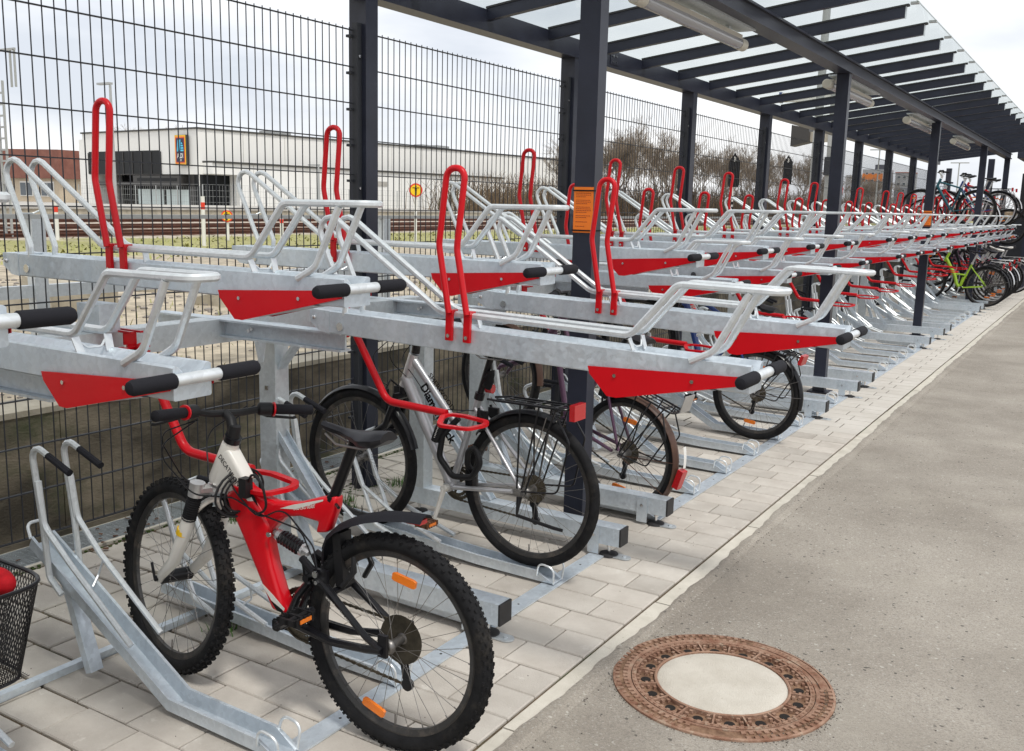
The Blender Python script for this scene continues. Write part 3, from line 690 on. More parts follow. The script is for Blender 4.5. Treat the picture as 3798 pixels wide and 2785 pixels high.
# upper tray master (local x = world x, y = 0 at its centre line, z world)
tray_prof = [(-.055, 1.270), (-.055, 1.343), (-.049, 1.347), (-.040, 1.345), (-.016, 1.318), (.016, 1.318), (.040, 1.345), (.049, 1.347), (.055, 1.343), (.055, 1.270), (.051, 1.266), (-.051, 1.266)]
def tray_mesh():
    mb = MB(); n = len(tray_prof); xs = [.50, 2.022]
    vs_ = [(x, y, z) for x in xs for y, z in tray_prof]
    fs = [tuple(range(n)), tuple(range(2*n-1, n-1, -1))]+[(i, (i+1) % n, (i+1) % n+n, i+n) for i in range(n)]
    mb.add(vs_, fs)
    return mb
def rail_path():
    r = [0, .02, .045, .07, .05, .035, .035, .035, .05, .07, .045, .02, 0]
    near = [(.562, -.046, 1.335), (.566, -.046, 1.372), (.372, -.046, 1.756), (.975, -.046, 1.388), (1.655, -.046, 1.388), (1.790, -.046, 1.548), (2.085, -.046, 1.550)]
    far = [(x, -y, z) for x, y, z in reversed(near)]
    p = near+far; rr = [0, .02, .05, .08, .05, .035, .04, .04, .035, .05, .08, .05, .02, 0]
    return fillet(p, rr, 5)
def make_tray(parent=None):
    t = tray_mesh().build('upper_tray', 'galv', parent)
    ep = MB().prism([(.408, 1.345), (.408, 1.300), (.455, 1.270), (.4995, 1.266), (.4995, 1.345)], -.0565, .0565); ep.build('end_bracket', 'galv', t)
    MB().tube(rail_path(), .0105, 8).build('guard_rail', 'galv_tube', t)
    for s_ in (-1, 1):
        MB().tube(fillet([(1.998, s_*.046, 1.542), (1.912, s_*.048, 1.372), (1.845, s_*.052, 1.336)], .05, 4), .0105, 8).build('strut', 'galv_tube', t)
    for x_, y_ in ((1.652, -.046), (1.652, .046), (1.06, -.046), (1.06, .046)):
        MB().beam((x_, y_, 1.380), (x_+.016, y_*.88, 1.338), .003, .022, (0, 1, 0)).build('stay', 'galv_tube', t)
    MB().tube(fillet([(1.650, -.046, 1.376), (1.662, -.02, 1.352), (1.662, .02, 1.352), (1.650, .046, 1.376)], .012, 4), .0032, 6).tube(fillet([(.50, -.046, 1.50), (.485, -.02, 1.485), (.485, .02, 1.485), (.50, .046, 1.50)], .012, 3), .0032, 6).build('wire_hook', 'galv_tube', t)
    lp = fillet([(1.022, -.069, 1.392), (.976, -.069, 1.607), (1.000, -.069, 1.850), (1.070, -.069, 1.850), (1.046, -.069, 1.600), (1.092, -.069, 1.392)], [0, .10, .0345, .0345, .10, 0], 6)
    wl_ = MB().tube(lp, .0108, 10).build('wheel_hoop', 'red', t)
    wl2 = MB()
    for x in (1.022, 1.092): wl2.bx(x-.0125, x+.0125, -.068, -.0565, 1.302, 1.388).bx(x-.0125, x+.0125, -.068, -.035, 1.3885, 1.402)
    for x in (1.022, 1.092): MB().bx(x-.0125, x+.0125, -.068, -.0565, 1.302, 1.388).bx(x-.0125, x+.0125, -.068, -.035, 1.3885, 1.402).build('hoop_bracket', 'red', t)
    scr = MB()
    for x in (1.022, 1.092): scr.cyl((x, -.0685, 1.318), (x, -.0725, 1.318), .0065, 10)
    for x, z in ((1.62, 1.266), (1.86, 1.281)): scr.cyl((x, -.0645, z), (x, -.0675, z), .0055, 10)
    for x, z in ((.43, 1.318),): scr.ball((x, -.058, z), .009, 8, 4)
    scr.cyl((.55, -.0565, 1.295), (.55, -.060, 1.295), .015, 12); stuff(scr.build('screws', 'chrome', t))
    gp_ = [(1.530, 1.284), (1.537, 1.262), (1.598, 1.202), (1.63, 1.201), (2.020, 1.292), (2.020, 1.314)]
    MB().prism(gp_, -.0635, -.0610).build('guide_plate', 'red', t)
    MB().prism(gp_, .0610, .0635).build('guide_plate', 'red', t)
    MB().prism([(1.542, 1.2655), (1.600, 1.206), (1.63, 1.205), (1.93, 1.2655)], -.0605, .0605).build('guide_box', 'galv_dull', t)
    MB().tube([(2.038, -.064, 1.318), (2.038, .064, 1.318)], .0145, 14).build('handle', 'galv_tube', t)
    for s_ in (-1, 1):
        MB().tube([(2.038, s_*.0645, 1.318), (2.038, s_*.067, 1.318), (2.038, s_*.175, 1.318), (2.038, s_*.184, 1.318), (2.038, s_*.187, 1.318)], [.016, .0185, .0185, .0145, .007], 14).build('grip', 'grip', t)
    return t
def make_guide(parent=None):   # fixed C-rail on the frame under each tray
    g_ = MB().bx(.49, 1.50, -.032, .032, 1.256, 1.2635).bx(.49, 1.50, -.004, .004, 1.202, 1.2555).bx(.49, 1.50, -.028, .028, 1.194, 1.2015).build('slide_rail', 'galv', parent)
    MB().prism([(1.07, 1.193), (1.13, 1.193), (1.115, 1.120), (1.092, 1.115)], -.030, -.026).build('stop_tab', 'galv', g_)
    MB().cyl((1.02, -.0045, 1.228), (1.02, -.012, 1.228), .008, 8).cyl((1.035, -.0045, 1.236), (1.035, -.012, 1.236), .007, 8).build('bolt', 'chrome', g_)
    return g_
# lower troughs
def trough_mb(path, wd=.074, hgt=.046, t_=.0035):
    P = [Vector((x, 0, z)) for x, z in path]; mb = MB(); n = len(P)
    prof = [(-wd/2-.006, hgt-.003), (-wd/2-.006, hgt), (-wd/2, hgt), (-wd/2+t_, hgt), (-wd/2+t_+.008, t_), (wd/2-t_-.008, t_), (wd/2-t_, hgt), (wd/2, hgt), (wd/2+.006, hgt), (wd/2+.006, hgt-.003), (wd/2, hgt-.003), (wd/2, 0), (-wd/2, 0), (-wd/2, hgt-.003)]
    vs_ = []
    for i, p in enumerate(P):
        a = P[max(0, i-1)]; b = P[min(n-1, i+1)]; d = (b-a).normalized(); up = Vector((-d.z, 0, d.x));
        if up.z < 0: up = -up
        k = .12 if i == 0 else 1
        for y_, z_ in prof:
            zz = z_*k if z_ > t_ else z_
            vs_.append(p+Vector((0, y_, 0))+up*zz)
    m_ = len(prof)
    for i in range(n-1):
        mb.add([], [])
    fs = [(i*m_+k, i*m_+(k+1) % m_, (i+1)*m_+(k+1) % m_, (i+1)*m_+k) for i in range(n-1) for k in range(m_)]
    fs += [tuple(range(m_)), tuple(range(n*m_-1, (n-1)*m_-1, -1))]
    return mb.add(vs_, fs)
def front_hoops(parent):
    for s_ in (-1, 1):
        x0 = 1.905
        MB().tube(fillet([(x0, s_*.040, .035), (x0+.012, s_*.047, .095), (x0+.085, s_*.047, .085), (x0+.078, s_*.036, .012)], .028, 4), .0045, 7).build('front_hoop', 'galv_tube', parent)
def make_trough(high, parent=None):
    if high:
        path = [(1.985, .012), (1.90, .012), (1.515, .020), (.850, .400)]
        t = trough_mb(path).build('wheel_trough', 'galv', parent)
        for s_ in (-1, 1):
            y = s_*.055
            v = MB().tube(fillet([(1.045, y, .285), (.985, y, .330), (.968, y, .500), (.925, y, .775), (1.015, y, .742)], [0, .03, .05, .035, 0], 5), .0105, 8).build('holder_tube', 'galv_tube', t)
            MB().tube([(1.016, y, .7415), (1.125, y, .703)], .0118, 8).build('grip', 'grip', v)
            MB().tube(fillet([(.957, y+s_*.004, .640), (.982, y+s_*.004, .500), (1.100, y, .400), (1.385, y, .200)], .06, 4), .0095, 8).build('side_tube', 'galv_tube', t)
            MB().tube([(.955, y+s_*.001+.016*0, .648), (.975, y+s_*.003, .505)], .0115, 8).build('sleeve', 'galv_tube', t)
        MB().beam((1.005, 0, .315), (1.115, 0, .018), .046, .03).build('leg', 'galv', t)
        MB().tube(fillet([(.862, -.036, .43), (.835, -.030, .475), (.835, .030, .475), (.862, .036, .43)], .02, 4), .0055, 7).tube(fillet([(1.12, .05, .39), (1.09, .05, .33), (1.10, .02, .30)], .01, 3), .004, 6).build('rear_hoop', 'galv_tube', t)
    else:
        path = [(1.985, .012), (1.90, .012), (1.60, .016), (.84, .060)]
        t = trough_mb(path).build('wheel_trough', 'galv', parent)
        for s_ in (-1, 1):
            y = s_*.055
            v = MB().tube(fillet([(1.17, y, .055), (1.05, y, .095), (.885, y, .480), (.965, y, .515)], [0, .03, .035, 0], 5), .0105, 8).build('holder_tube', 'galv_tube', t)
            MB().tube([(.966, y, .5155), (1.085, y, .512)], .0118, 8).build('grip', 'grip', v)
            MB().tube(fillet([(.925, y+s_*.003, .39), (.965, y, .27), (1.15, y, .17), (1.42, y, .085)], .05, 4), .0095, 8).build('side_tube', 'galv_tube', t)
        MB().tube(fillet([(1.23, .05, .16), (1.24, .05, .10), (1.22, .02, .08)], .01, 3), .004, 6).build('wire_hook', 'galv_tube', t)
    front_hoops(t)
    return t
def make_lockbar(parent=None):
    p = fillet([(1.000, 0, 1.055), (1.215, 0, .712), (1.53, 0, .700)], .075, 7)
    b = MB().tube(p, .0160, 12).build('lock_bar', 'red', parent)
    lp = fillet([(1.520, -.004, .698), (1.620, .002, .700), (1.775, -.02, .694), (1.715, -.115, .680), (1.585, -.128, .680)], .035, 5, closed=True)
    MB().tube(lp, .0155, 4, closed=True, oval=.55, up=(0, 0, 1)).build('lock_eye', 'red', b)
    c = MB().bx(.776, .990, -.025, -.012, 1.0925, 1.099).bx(.776, .990, .012, .025, 1.0925, 1.099).bx(.945, .952, -.025, .025, .985, 1.092).bx(.952, .99, -.05, .05, 1.040, 1.046).bx(.952, .99, -.05, .05, 1.022, 1.028).bx(.952, .985, -.025, .025, .965, 1.02)
    c.build('clamp', 'red', b)
    MB().cyl((.972, -.036, 1.015), (.972, -.036, 1.055), .007, 8).cyl((.972, .036, 1.015), (.972, .036, 1.055), .007, 8).build('bolt', 'chrome', b)
    return b
def make_frame(parent=None):
    b = MB().bx(.860, 2.070, 0, .080, .060, .142).build('base_beam', 'galv', parent)
    MB().bx(2.0705, 2.079, .001, .079, .061, .141).build('end_cap', 'cap', b); MB().bx(.851, .8595, .001, .079, .061, .141).build('end_cap', 'cap', b)
    MB().box((1.945, -.004, .075), (.055, .004, .125)).build('foot_bracket', 'galv', b)
    MB().cyl((1.945, -.0062, .10), (1.945, -.012, .10), .008, 8).build('bolt', 'chrome', b)
    for x in (2.005, .93):
        MB().cyl((x, .04, .012), (x, .04, .06), .007, 10).cyl((x, .04, .040), (x, .04, .048), .011, 6).build('levelling_screw', 'chrome', b)
        MB().lathe([(.0005, .016), (.022, .015), (.042, .009), (.045, 0), (.0005, 0)], (x, .04, .001), 'z', 20, False).build('foot_pad', 'cap', b)
        MB().bx(x-.008, x+.085, .012, .068, .0015, .006).cyl((x+.08, .04, .0014), (x+.08, .04, .0062), .028, 14).cyl((x+.075, .04, .006), (x+.075, .04, .012), .009, 6).build('anchor_plate', 'galv_dull', b)
    c = MB().bx(.892, .982, .002, .078, .1425, 1.060).build('column', 'galv_dull', parent)
    MB().box((.937, -.001, .80), (.018, .006, .018)).cyl((.955, .001, 1.028), (.955, -.012, 1.028), .009, 8).cyl((.975, .001, 1.028), (.975, -.012, 1.028), .009, 8).build('bolt', 'chrome', c)
    br = MB().beam((.955, .040, .62), (1.375, .040, .115), .050, .006, (1, 0, 1)).beam((.968, .017, .62), (1.388, .017, .115), .005, .026, (1, 0, 1)).beam((.968, .063, .62), (1.388, .063, .115), .005, .026, (1, 0, 1)).build('brace', 'galv', parent)
    tb = MB().beam((.960, .040, .86), (1.105, .040, 1.03), .046, .012, (1, 0, -1)).build('top_brace', 'galv', parent)
    return [b, c, br, tb]
_proto = {}
def proto(key, fn):
    if key not in _proto: _proto[key] = fn()
    return _proto[key]
used = set()
def place(key, fn, parent, loc):
    if key not in _proto: _proto[key] = fn()
    first = key not in used; used.add(key); res = None
    os_ = _proto[key] if isinstance(_proto[key], list) else [_proto[key]]
    for o in os_:
        c = o if first else copy_tree(o)
        c.parent = parent; c.location = loc; res = res or c
    return res
units = [  # upper tray base y, trough base y, beam y list, rail span, label
    (-.06, -.26, [2.78, 3.78], (.3, 3.90), 'two-tier bicycle rack nearest the camera with two lower trays pulled out'),
    (4.72, 4.43, [4.31, 7.37, 8.43], (4.33, 8.62), 'second two-tier bicycle rack along the row, just beyond the first roof post'),
    (9.50, 9.08, [9.00, 12.10, 13.15], (9.02, 13.36), 'third two-tier bicycle rack along the row, empty above'),
    (14.28, 13.80, [13.72, 16.85, 17.40], (13.75, 18.1), 'fourth two-tier bicycle rack along the row, empty above'),
    (18.70, 18.10, [18.0, 21.1, 22.1], (18.05, 22.6), 'farthest two-tier bicycle rack, filled with parked bicycles'),
]
for u, (ty, by, beams, (ra, rz_), lab) in enumerate(units):
    rk = thing('bicycle_rack', lab, 'bicycle rack', (1.0, ra, 0), 0, 'two-tier bicycle racks in a row')
    L = lambda y, x=0, z=0: (x-1.0, y-ra, z)
    ks = range(1, 8) if u == 0 else range(8)
    for k in ks:
        y = ty+.535*k-(.045 if (u == 0 and k == 3) else 0); low = k % 2
        pulled = (u == 0 and k in (5, 7))
        jit = rnd.uniform(-.004, .004)
        tr_ = place('tray', make_tray, rk, L(y, jit, LZ if low else 0))
        if pulled:
            piv = Vector((.41, 0, 1.30)); tilt = Matrix.Translation(piv) @ ry(None, R_(1.25)) @ Matrix.Translation(-piv)
            tr_.matrix_local = Matrix.Translation(L(y, PULL, LZ)) @ tilt
        if low: place('guide', make_guide, rk, L(y, .006, LZ))
        if not low:
            mb = MB().bx(.80, .92, -.04, .04, 1.0935, 1.192); mb.v = [(a-1.0, b+y-ra, c) for a, b, c in mb.v]; mb.build('riser', 'galv', rk)
            if not (u == 0 and k < 3): place('lockbar', make_lockbar, rk, L(y+.055))
    for k in range(3 if u == 0 else 0, 8):
        y = by+.52*k; place('trough%d' % (k % 2), lambda: make_trough(k % 2 == 0), rk, L(y))
    for y in beams: place('frame', make_frame, rk, L(y))
    def ub(mb): mb.v = [(a-1.0, b-ra, c) for a, b, c in mb.v]; return mb
    ub(MB().bx(.795, .890, ra, rz_, 1.000, 1.0925)).build('cross_rail', 'galv_dull', rk)
    y1 = beams[0]+.09 if u else .4; y2 = beams[-1]-.002
    ub(MB().bx(1.928, 2.000, y1, y2, .0015, .0075)).build('front_strip', 'galv', rk)
    ub(MB().bx(1.005, 1.035, y1, y2, .0015, .026)).build('floor_bar', 'galv', rk)
    hb = MB()
    yy = y1+.1
    while yy < y2: hb.cyl((1.964, yy, .0076), (1.964, yy, .0079), .005, 8); yy += .26
    stuff(ub(hb).build('screw_holes', 'hole', rk))
# ================================================================== BICYCLES
def arc_pts(c, r, a0, a1, y=0, n=14):
    return [(c[0]+r*math.cos(R_(a0+(a1-a0)*k/n)), y, c[1]+r*math.sin(R_(a0+(a1-a0)*k/n))) for k in range(n+1)]
def mk_wheel(name, parent, R, tw, knob=0, rimm='rim', seg=56, spokes=32, refl=(), reflshape='box', mtx=None, cassette=False, rw=.011):
    hub = MB().lathe([(.010, -.045), (.016, -.043), (.022, -.034), (.022, -.031), (.013, -.027), (.013, .027), (.022, .031), (.022, .034), (.016, .043), (.010, .045)], seg=14, closed=False)
    hub.cyl((0, -.062, 0), (0, .062, 0), .0055, 8)
    hub.cyl((0, .055, 0), (0, .064, 0), .010, 8)
    h = hub.build(name, 'steel', parent)
    h.matrix_local = mtx
    pr = [( R-tw/2+math.cos(a)*tw/2*(1.0 if math.cos(a) > 0 else 1.0), math.sin(a)*tw/2*.95) for a in [2*math.pi*k/10 for k in range(10)]]
    ty = MB().lathe(pr, seg=seg)
    if knob:
        for k in range(64):
            a = 2*math.pi*k/64
            for y, da, rr in ((0, 0, R), (tw*.24, .5, R-.003), (-tw*.24, .5, R-.003), (tw*.42, 0, R-.011), (-tw*.42, 0, R-.011)):
                aa = a+da*2*math.pi/64; mm = Matrix.Rotation(-aa, 4, 'Y') @ Matrix.Translation((rr, y, 0))
                if knob == 2: ty.bx(-.004, .0045, -.0045, .0045, -.006, .006, mm)
                else: ty.bx(-.004, .0018, -.0035, .0035, -.0045, .0045, mm)
    ty.build('tyre', 'rubber', h)
    ri = R-tw
    MB().lathe([(ri+.006, -rw), (ri+.006, rw), (ri-.002, rw), (ri-.016, rw*.55), (ri-.016, -rw*.55), (ri-.002, -rw)], seg=seg, smooth=False).build('rim', rimm, h)
    sp = MB()
    for k in range(spokes):
        a = 2*math.pi*k/spokes; side = 1 if k % 2 else -1; off = (.75 if (k//2) % 2 else -.75)
        ah = a+off
        sp.tube([(.021*math.cos(ah), side*.031, .021*math.sin(ah)), ((ri-.010)*math.cos(a), side*.002, (ri-.010)*math.sin(a))], .00095, 3, cap=False)
        sp.tube([((ri-.026)*math.cos(a), side*.003, (ri-.026)*math.sin(a)), ((ri-.012)*math.cos(a), side*.002, (ri-.012)*math.sin(a))], .0019, 4, cap=False)
    sp.cyl((.0, 0, -ri+.012), (0, 0, -ri+.050), .0025, 6)
    stuff(sp.build('spokes', 'steel', h))
    for ang, rr in refl:
        a = R_(ang); mm = Matrix.Rotation(-a, 4, 'Y') @ Matrix.Translation((rr, .010, 0))
        q = MB()
        if reflshape == 'box':
            q.prism([(-.012, -.032), (-.009, -.040), (.009, -.040), (.012, -.032), (.012, .032), (.009, .040), (-.009, .040), (-.012, .032)], -.005, .005)
        else:
            q.prism([(.014*math.cos(t), .034*math.sin(t)) for t in [k*math.pi/8 for k in range(16)]], -.004, .004)
        q.v = [tuple(mm @ Vector(v)) for v in q.v]
        q.build('wheel_reflector', 'orange', h)
    if cassette:
        cs = MB()
        for k, r in enumerate([.060, .053, .046, .040, .034, .029, .024]):
            y = -.030-.0045*k; n = 22; cs.lathe([(.018, y-.001), (r, y-.001), (r, y+.001), (.018, y+.001)], seg=24, smooth=False)
            for t in range(n):
                a = 2*math.pi*t/n; mm = Matrix.Rotation(-a, 4, 'Y') @ Matrix.Translation((r, y, 0)); cs.bx(-.001, .0035, -.0008, .0008, -.0016, .0016, mm)
        cs.build('cassette', 'sprocket', h)
    return h
def frame_tubes(parent, name, m_, segs, seg=10):
    mb = MB()
    for p, q, a, b in segs: mb.tube([p, q], [a, b], seg)
    return mb.build(name, m_, parent)
def mk_saddle(parent, c, L=.25, W=.075, m_='seat', tilt=0):
    mb = MB(); n = 12; rows = []
    for i in range(n+1):
        t = i/n; x = c[0]-L*.5+L*t
        wv = W*(1-t)**.9 if t > .38 else W
        wv = W*(.93 if i == 0 else 1.0) if t < .25 else W*max(.26, 1-(t-.25)*1.75)
        top = c[2]+.006*math.cos(t*math.pi*1.9)+.006+tilt*(t-.5); th = .034 if t < .3 else max(.019, .034-(t-.3)*.05)
        if i in (0, n): wv *= .7; th *= .6
        ring = []
        for k in range(12):
            a = 2*math.pi*k/12; ca, sa = math.cos(a), math.sin(a)
            ring.append((x, c[1]+wv*ca*(1 if sa > 0 else .82), top-th*.5+(th*.5*sa if sa > 0 else th*.75*sa)-(.016 if t < .4 else .008)*abs(ca)**2))
        rows.append(ring)
    vs_ = [v for r in rows for v in r]; fs = [(i*12+k, i*12+(k+1) % 12, (i+1)*12+(k+1) % 12, (i+1)*12+k) for i in range(n) for k in range(12)]
    fs += [tuple(range(12)), tuple(range(n*12+11, n*12-1, -1))]
    mb.add(vs_, fs, True)
    s_ = mb.build('saddle', m_, parent)
    r = MB()
    for y in (-.022, .022): r.tube(fillet([(c[0]+.10, y*.5, c[2]-.022), (c[0]+.05, y, c[2]-.045), (c[0]-.05, y, c[2]-.045), (c[0]-.09, y*1.6, c[2]-.022)], .02, 3), .0035, 6)
    r.build('saddle_rails', 'steel', s_)
    return s_
def mk_crank(parent, bb, arm=.155, ang=-60, ringr=.085, m_='black', pedal='black_plastic', ringm='sprocket'):
    c = MB().cyl((bb[0], -.052, bb[2]), (bb[0], .052, bb[2]), .016, 12)
    for s_, a in ((1, ang), (-1, ang+180)):
        e_ = (bb[0]+arm*math.cos(R_(a)), s_*.075, bb[2]+arm*math.sin(R_(a)))
        c.tube([(bb[0], s_*.058, bb[2]), e_], [.018, .012], 8, oval=.6); c.cyl((e_[0], s_*.062, e_[2]), (e_[0], s_*.082, e_[2]), .011, 8)
        c.cyl((bb[0], s_*.052, bb[2]), (bb[0], s_*.070, bb[2]), .014, 10)
    o = c.build('crank', m_, parent)
    for s_, a in ((1, ang), (-1, ang+180)):
        ex, ez = bb[0]+arm*math.cos(R_(a)), bb[2]+arm*math.sin(R_(a)); p = MB()
        y0, y1 = (.084, .170) if s_ > 0 else (-.170, -.084)
        for dx in (-.030, .026): p.bx(ex+dx, ex+dx+.006, y0, y1, ez-.010, ez+.010)
        for y in (y0, (y0+y1)/2, y1-.008): p.bx(ex-.030, ex+.032, y, y+.008, ez-.009, ez+.009)
        for k in range(5):
            yy = y0+.010+k*.016
            for dx in (-.031, .030): p.bx(ex+dx-.002, ex+dx+.003, yy, yy+.007, ez-.013, ez+.013)
        p.cyl((ex, y0, ez), (ex, y1, ez), .008, 8)
        po = p.build('pedal', pedal, parent)
        MB().bx(ex-.034, ex-.0315, y0+.02, y1-.02, ez-.006, ez+.006).bx(ex+.0335, ex+.036, y0+.02, y1-.02, ez-.006, ez+.006).build('pedal_reflector', 'orange', po)
    r = MB()
    for rr, y in ((ringr, -.046), (ringr*.78, -.040)):
        r.lathe([(rr-.014, y-.001), (rr, y-.001), (rr, y+.001), (rr-.014, y+.001)], (bb[0], 0, bb[2]), seg=36, smooth=False)
        for t in range(36):
            a = 2*math.pi*t/36; mm = Matrix.Translation((bb[0], 0, bb[2])) @ Matrix.Rotation(-a, 4, 'Y') @ Matrix.Translation((rr, y, 0)); r.bx(-.001, .0035, -.0009, .0009, -.002, .002, mm)
    for k in range(5):
        a = 2*math.pi*k/5; r.beam((bb[0], -.043, bb[2]), (bb[0]+(ringr-.01)*math.cos(a), -.043, bb[2]+(ringr-.01)*math.sin(a)), .012, .003, (0, 1, 0))
    r.build('chainring', ringm, parent)
    return o
def mk_chain(parent, bb, hub, ringr, der):
    c = MB(); n = Vector((0, -.043, 0))
    top0 = Vector((hub[0], -.043, hub[2]+.038)); top1 = Vector((bb[0], -.043, bb[2]+ringr))
    low0 = Vector((der[0], -.043, der[2])); low1 = Vector((bb[0], -.043, bb[2]-ringr))
    for a, b in ((top0, top1), (low0, low1)):
        L = (b-a).length; k = int(L/.0115); d = (b-a)/k
        for i in range(k):
            p = a+d*i; c.beam(p+d*.05, p+d*.95, .0055 if i % 2 else .0038, .0085 if i % 2 else .0065, (0, 0, 1))
    for t in range(14):
        a = R_(-90+180*t/14*(1)); a2 = R_(-90+180*(t+1)/14)
        c.beam((bb[0]+ringr*math.cos(a), -.043, bb[2]+ringr*math.sin(a)), (bb[0]+ringr*math.cos(a2), -.043, bb[2]+ringr*math.sin(a2)), .005, .007, (0, 1, 0))
    c.build('chain', 'sprocket', parent)
    d = MB(); h = Vector(hub); dv_ = Vector(der)
    d.tube([(h.x-.005, -.050, h.z-.012), (h.x-.012, -.052, h.z-.055), (h.x+.004, -.050, h.z-.075)], [.010, .013, .012], 8)
    d.beam((h.x+.004, -.047, h.z-.065), (dv_.x, -.047, dv_.z), .003, .022, (1, 0, .1)); d.beam((h.x+.004, -.039, h.z-.065), (dv_.x, -.039, dv_.z), .003, .022, (1, 0, .1))
    d.cyl((dv_.x, -.049, dv_.z+.004), (dv_.x, -.037, dv_.z+.004), .019, 12).cyl((h.x+.006, -.049, h.z-.07), (h.x+.006, -.037, h.z-.07), .018, 12)
    d.build('rear_derailleur', 'black', parent)
def steer_mtx(hb, ht, ang):
    ax = (Vector(ht)-Vector(hb)).normalized(); p = Vector(hb)
    return Matrix.Translation(p) @ Matrix.Rotation(ang, 4, ax) @ Matrix.Translation(-p)
def mk_bars(parent, S, ht, c, half=.275, sweep=.05, gripm='grip', barm='black', rise=.0, leverm='black_plastic', ring=None, drop=False):
    """c = clamp centre (x, 0, z)"""
    b = MB()
    b.tube([ht, (ht[0]*.6+c[0]*.4-.004, 0, ht[2]*.55+c[2]*.45+.012), c], [.017, .016, .015], 10)
    b.cyl((ht[0], 0, ht[2]-.035), (ht[0]-.01, 0, ht[2]+.02), .019, 12)
    pts = fillet([(c[0]-sweep*1.0, -half, c[2]+rise), (c[0]-sweep*.25, -half*.45, c[2]+rise), (c[0], -.055, c[2]), (c[0], .055, c[2]), (c[0]-sweep*.25, half*.45, c[2]+rise), (c[0]-sweep, half, c[2]+rise)], .05, 4)
    b.tube(pts, .0115, 8)
    o = b.build('handlebar', barm, parent); o.matrix_local = S
    for s_ in (-1, 1):
        e_ = Vector((c[0]-sweep, s_*half, c[2]+rise)); d = (e_-Vector((c[0]-sweep*.25, s_*half*.45, c[2]+rise))).normalized()
        MB().tube([e_-d*.115, e_-d*.112, e_-d*.02, e_+d*.012, e_+d*.016], [.014, .0165, .0170, .0165, .010], 12).build('grip', gripm, o)
        sh_ = MB().tube([e_-d*.165, e_-d*.160, e_-d*.122, e_-d*.117], [.014, .021, .022, .016], 12)
        sh_.build('shifter', 'black_plastic', o)
        if ring: MB().tube([e_-d*.1155, e_-d*.1105], .0235, 14).build('shifter_ring', ring, o)
        p0 = e_-d*.155+Vector((.022, 0, -.010)); p1 = e_-d*.10+Vector((.055, 0, -.030)); p2 = e_-d*.02+Vector((.045, 0, -.034))
        MB().tube([e_-d*.165, p0, p1, p2, p2+Vector((.004, s_*.008, .001))], [.010, .010, .007, .0062, .008], 8, oval=.7).build('brake_lever', leverm, o)
    return o
def cable(parent, pts, r=.0022, m_='black', name='cable'):
    return MB().tube(fillet(pts, .06, 6), r, 6).build(name, m_, parent)
def rack_rear(parent, R, zt, x0, x1, m_='black', y=.055, light=True):
    mb = MB()
    mb.tube(fillet([(x1, -y*.5, zt-.005), (x1-.06, -y, zt), (x0, -y, zt), (x0, y, zt), (x1-.06, y, zt), (x1, y*.5, zt-.005)], .03, 4), .0052, 7)
    for yy in (-.02, .02): mb.tube([(x0, yy, zt), (x1-.04, yy, zt)], .003, 6)
    for xx in (x0+.06, x0+.16, x1-.08): mb.tube([(xx, -y, zt), (xx, y, zt)], .0035, 6)
    for s_ in (-1, 1):
        for xx in (x0+.05, x0+.13, x0+.22): mb.tube(fillet([(xx, s_*y, zt), (.0+(xx-x0-.13)*.25, s_*(y+.012), R+.02)], .02, 2), .004, 6)
        mb.tube(fillet([(x0+.05, s_*y, zt-.02), (x0-.02, s_*(y+.01), zt-.13), (x0+.03, s_*(y+.012), R+.03), (.0, s_*(y+.012), R+.01)], .03, 3), .004, 6)
    o = mb.build('luggage_rack', m_, parent)
    if light:
        MB().bx(x0-.030, x0-.006, -.045, .045, zt-.045, zt+.020).build('rear_light', 'redlens', o)
    return o
def mudguard(parent, c, r, a0, a1, w_=.028, m_='black', name='mudguard'):
    mb = MB(); n = 20; vs_ = []
    for k in range(n+1):
        a = R_(a0+(a1-a0)*k/n); ca, sa = math.cos(a), math.sin(a)
        for y, dr_ in ((-w_, -.010), (-w_*.55, .001), (0, .004), (w_*.55, .001), (w_, -.010), (w_, -.013), (w_*.5, -.002), (0, .001), (-w_*.5, -.002), (-w_, -.013)):
            vs_.append((c[0]+(r+dr_)*ca, y, c[2]+(r+dr_)*sa))
    m_n = 10; fs = [(k*m_n+i, k*m_n+(i+1) % m_n, (k+1)*m_n+(i+1) % m_n, (k+1)*m_n+i) for k in range(n) for i in range(m_n)]
    fs += [tuple(range(m_n)), tuple(range(n*m_n+m_n-1, n*m_n-1, -1))]
    o = mb.add(vs_, fs, True).build(name, m_, parent)
    return o
def bike_root(label, A, B, lean=0.0, cat='bicycle', group=None, name='bicycle', R=.33):
    t = thing(name, label, cat, A, 0, group)
    A, B = Vector(A), Vector(B); X = (B-A).normalized(); side = Vector((0, 0, 1)).cross(X).normalized()
    up = (X.cross(side)).normalized()+side*lean; Z = (up-X*up.dot(X)).normalized(); Y = Z.cross(X)
    mm = Matrix((X, Y, Z)).transposed().to_4x4(); mm.translation = A+Vector((0, 0, R))-Z*R; t.matrix_world = mm
    return t, (B-A).length
def T(x, y, z): return Matrix.Translation((x, y, z))

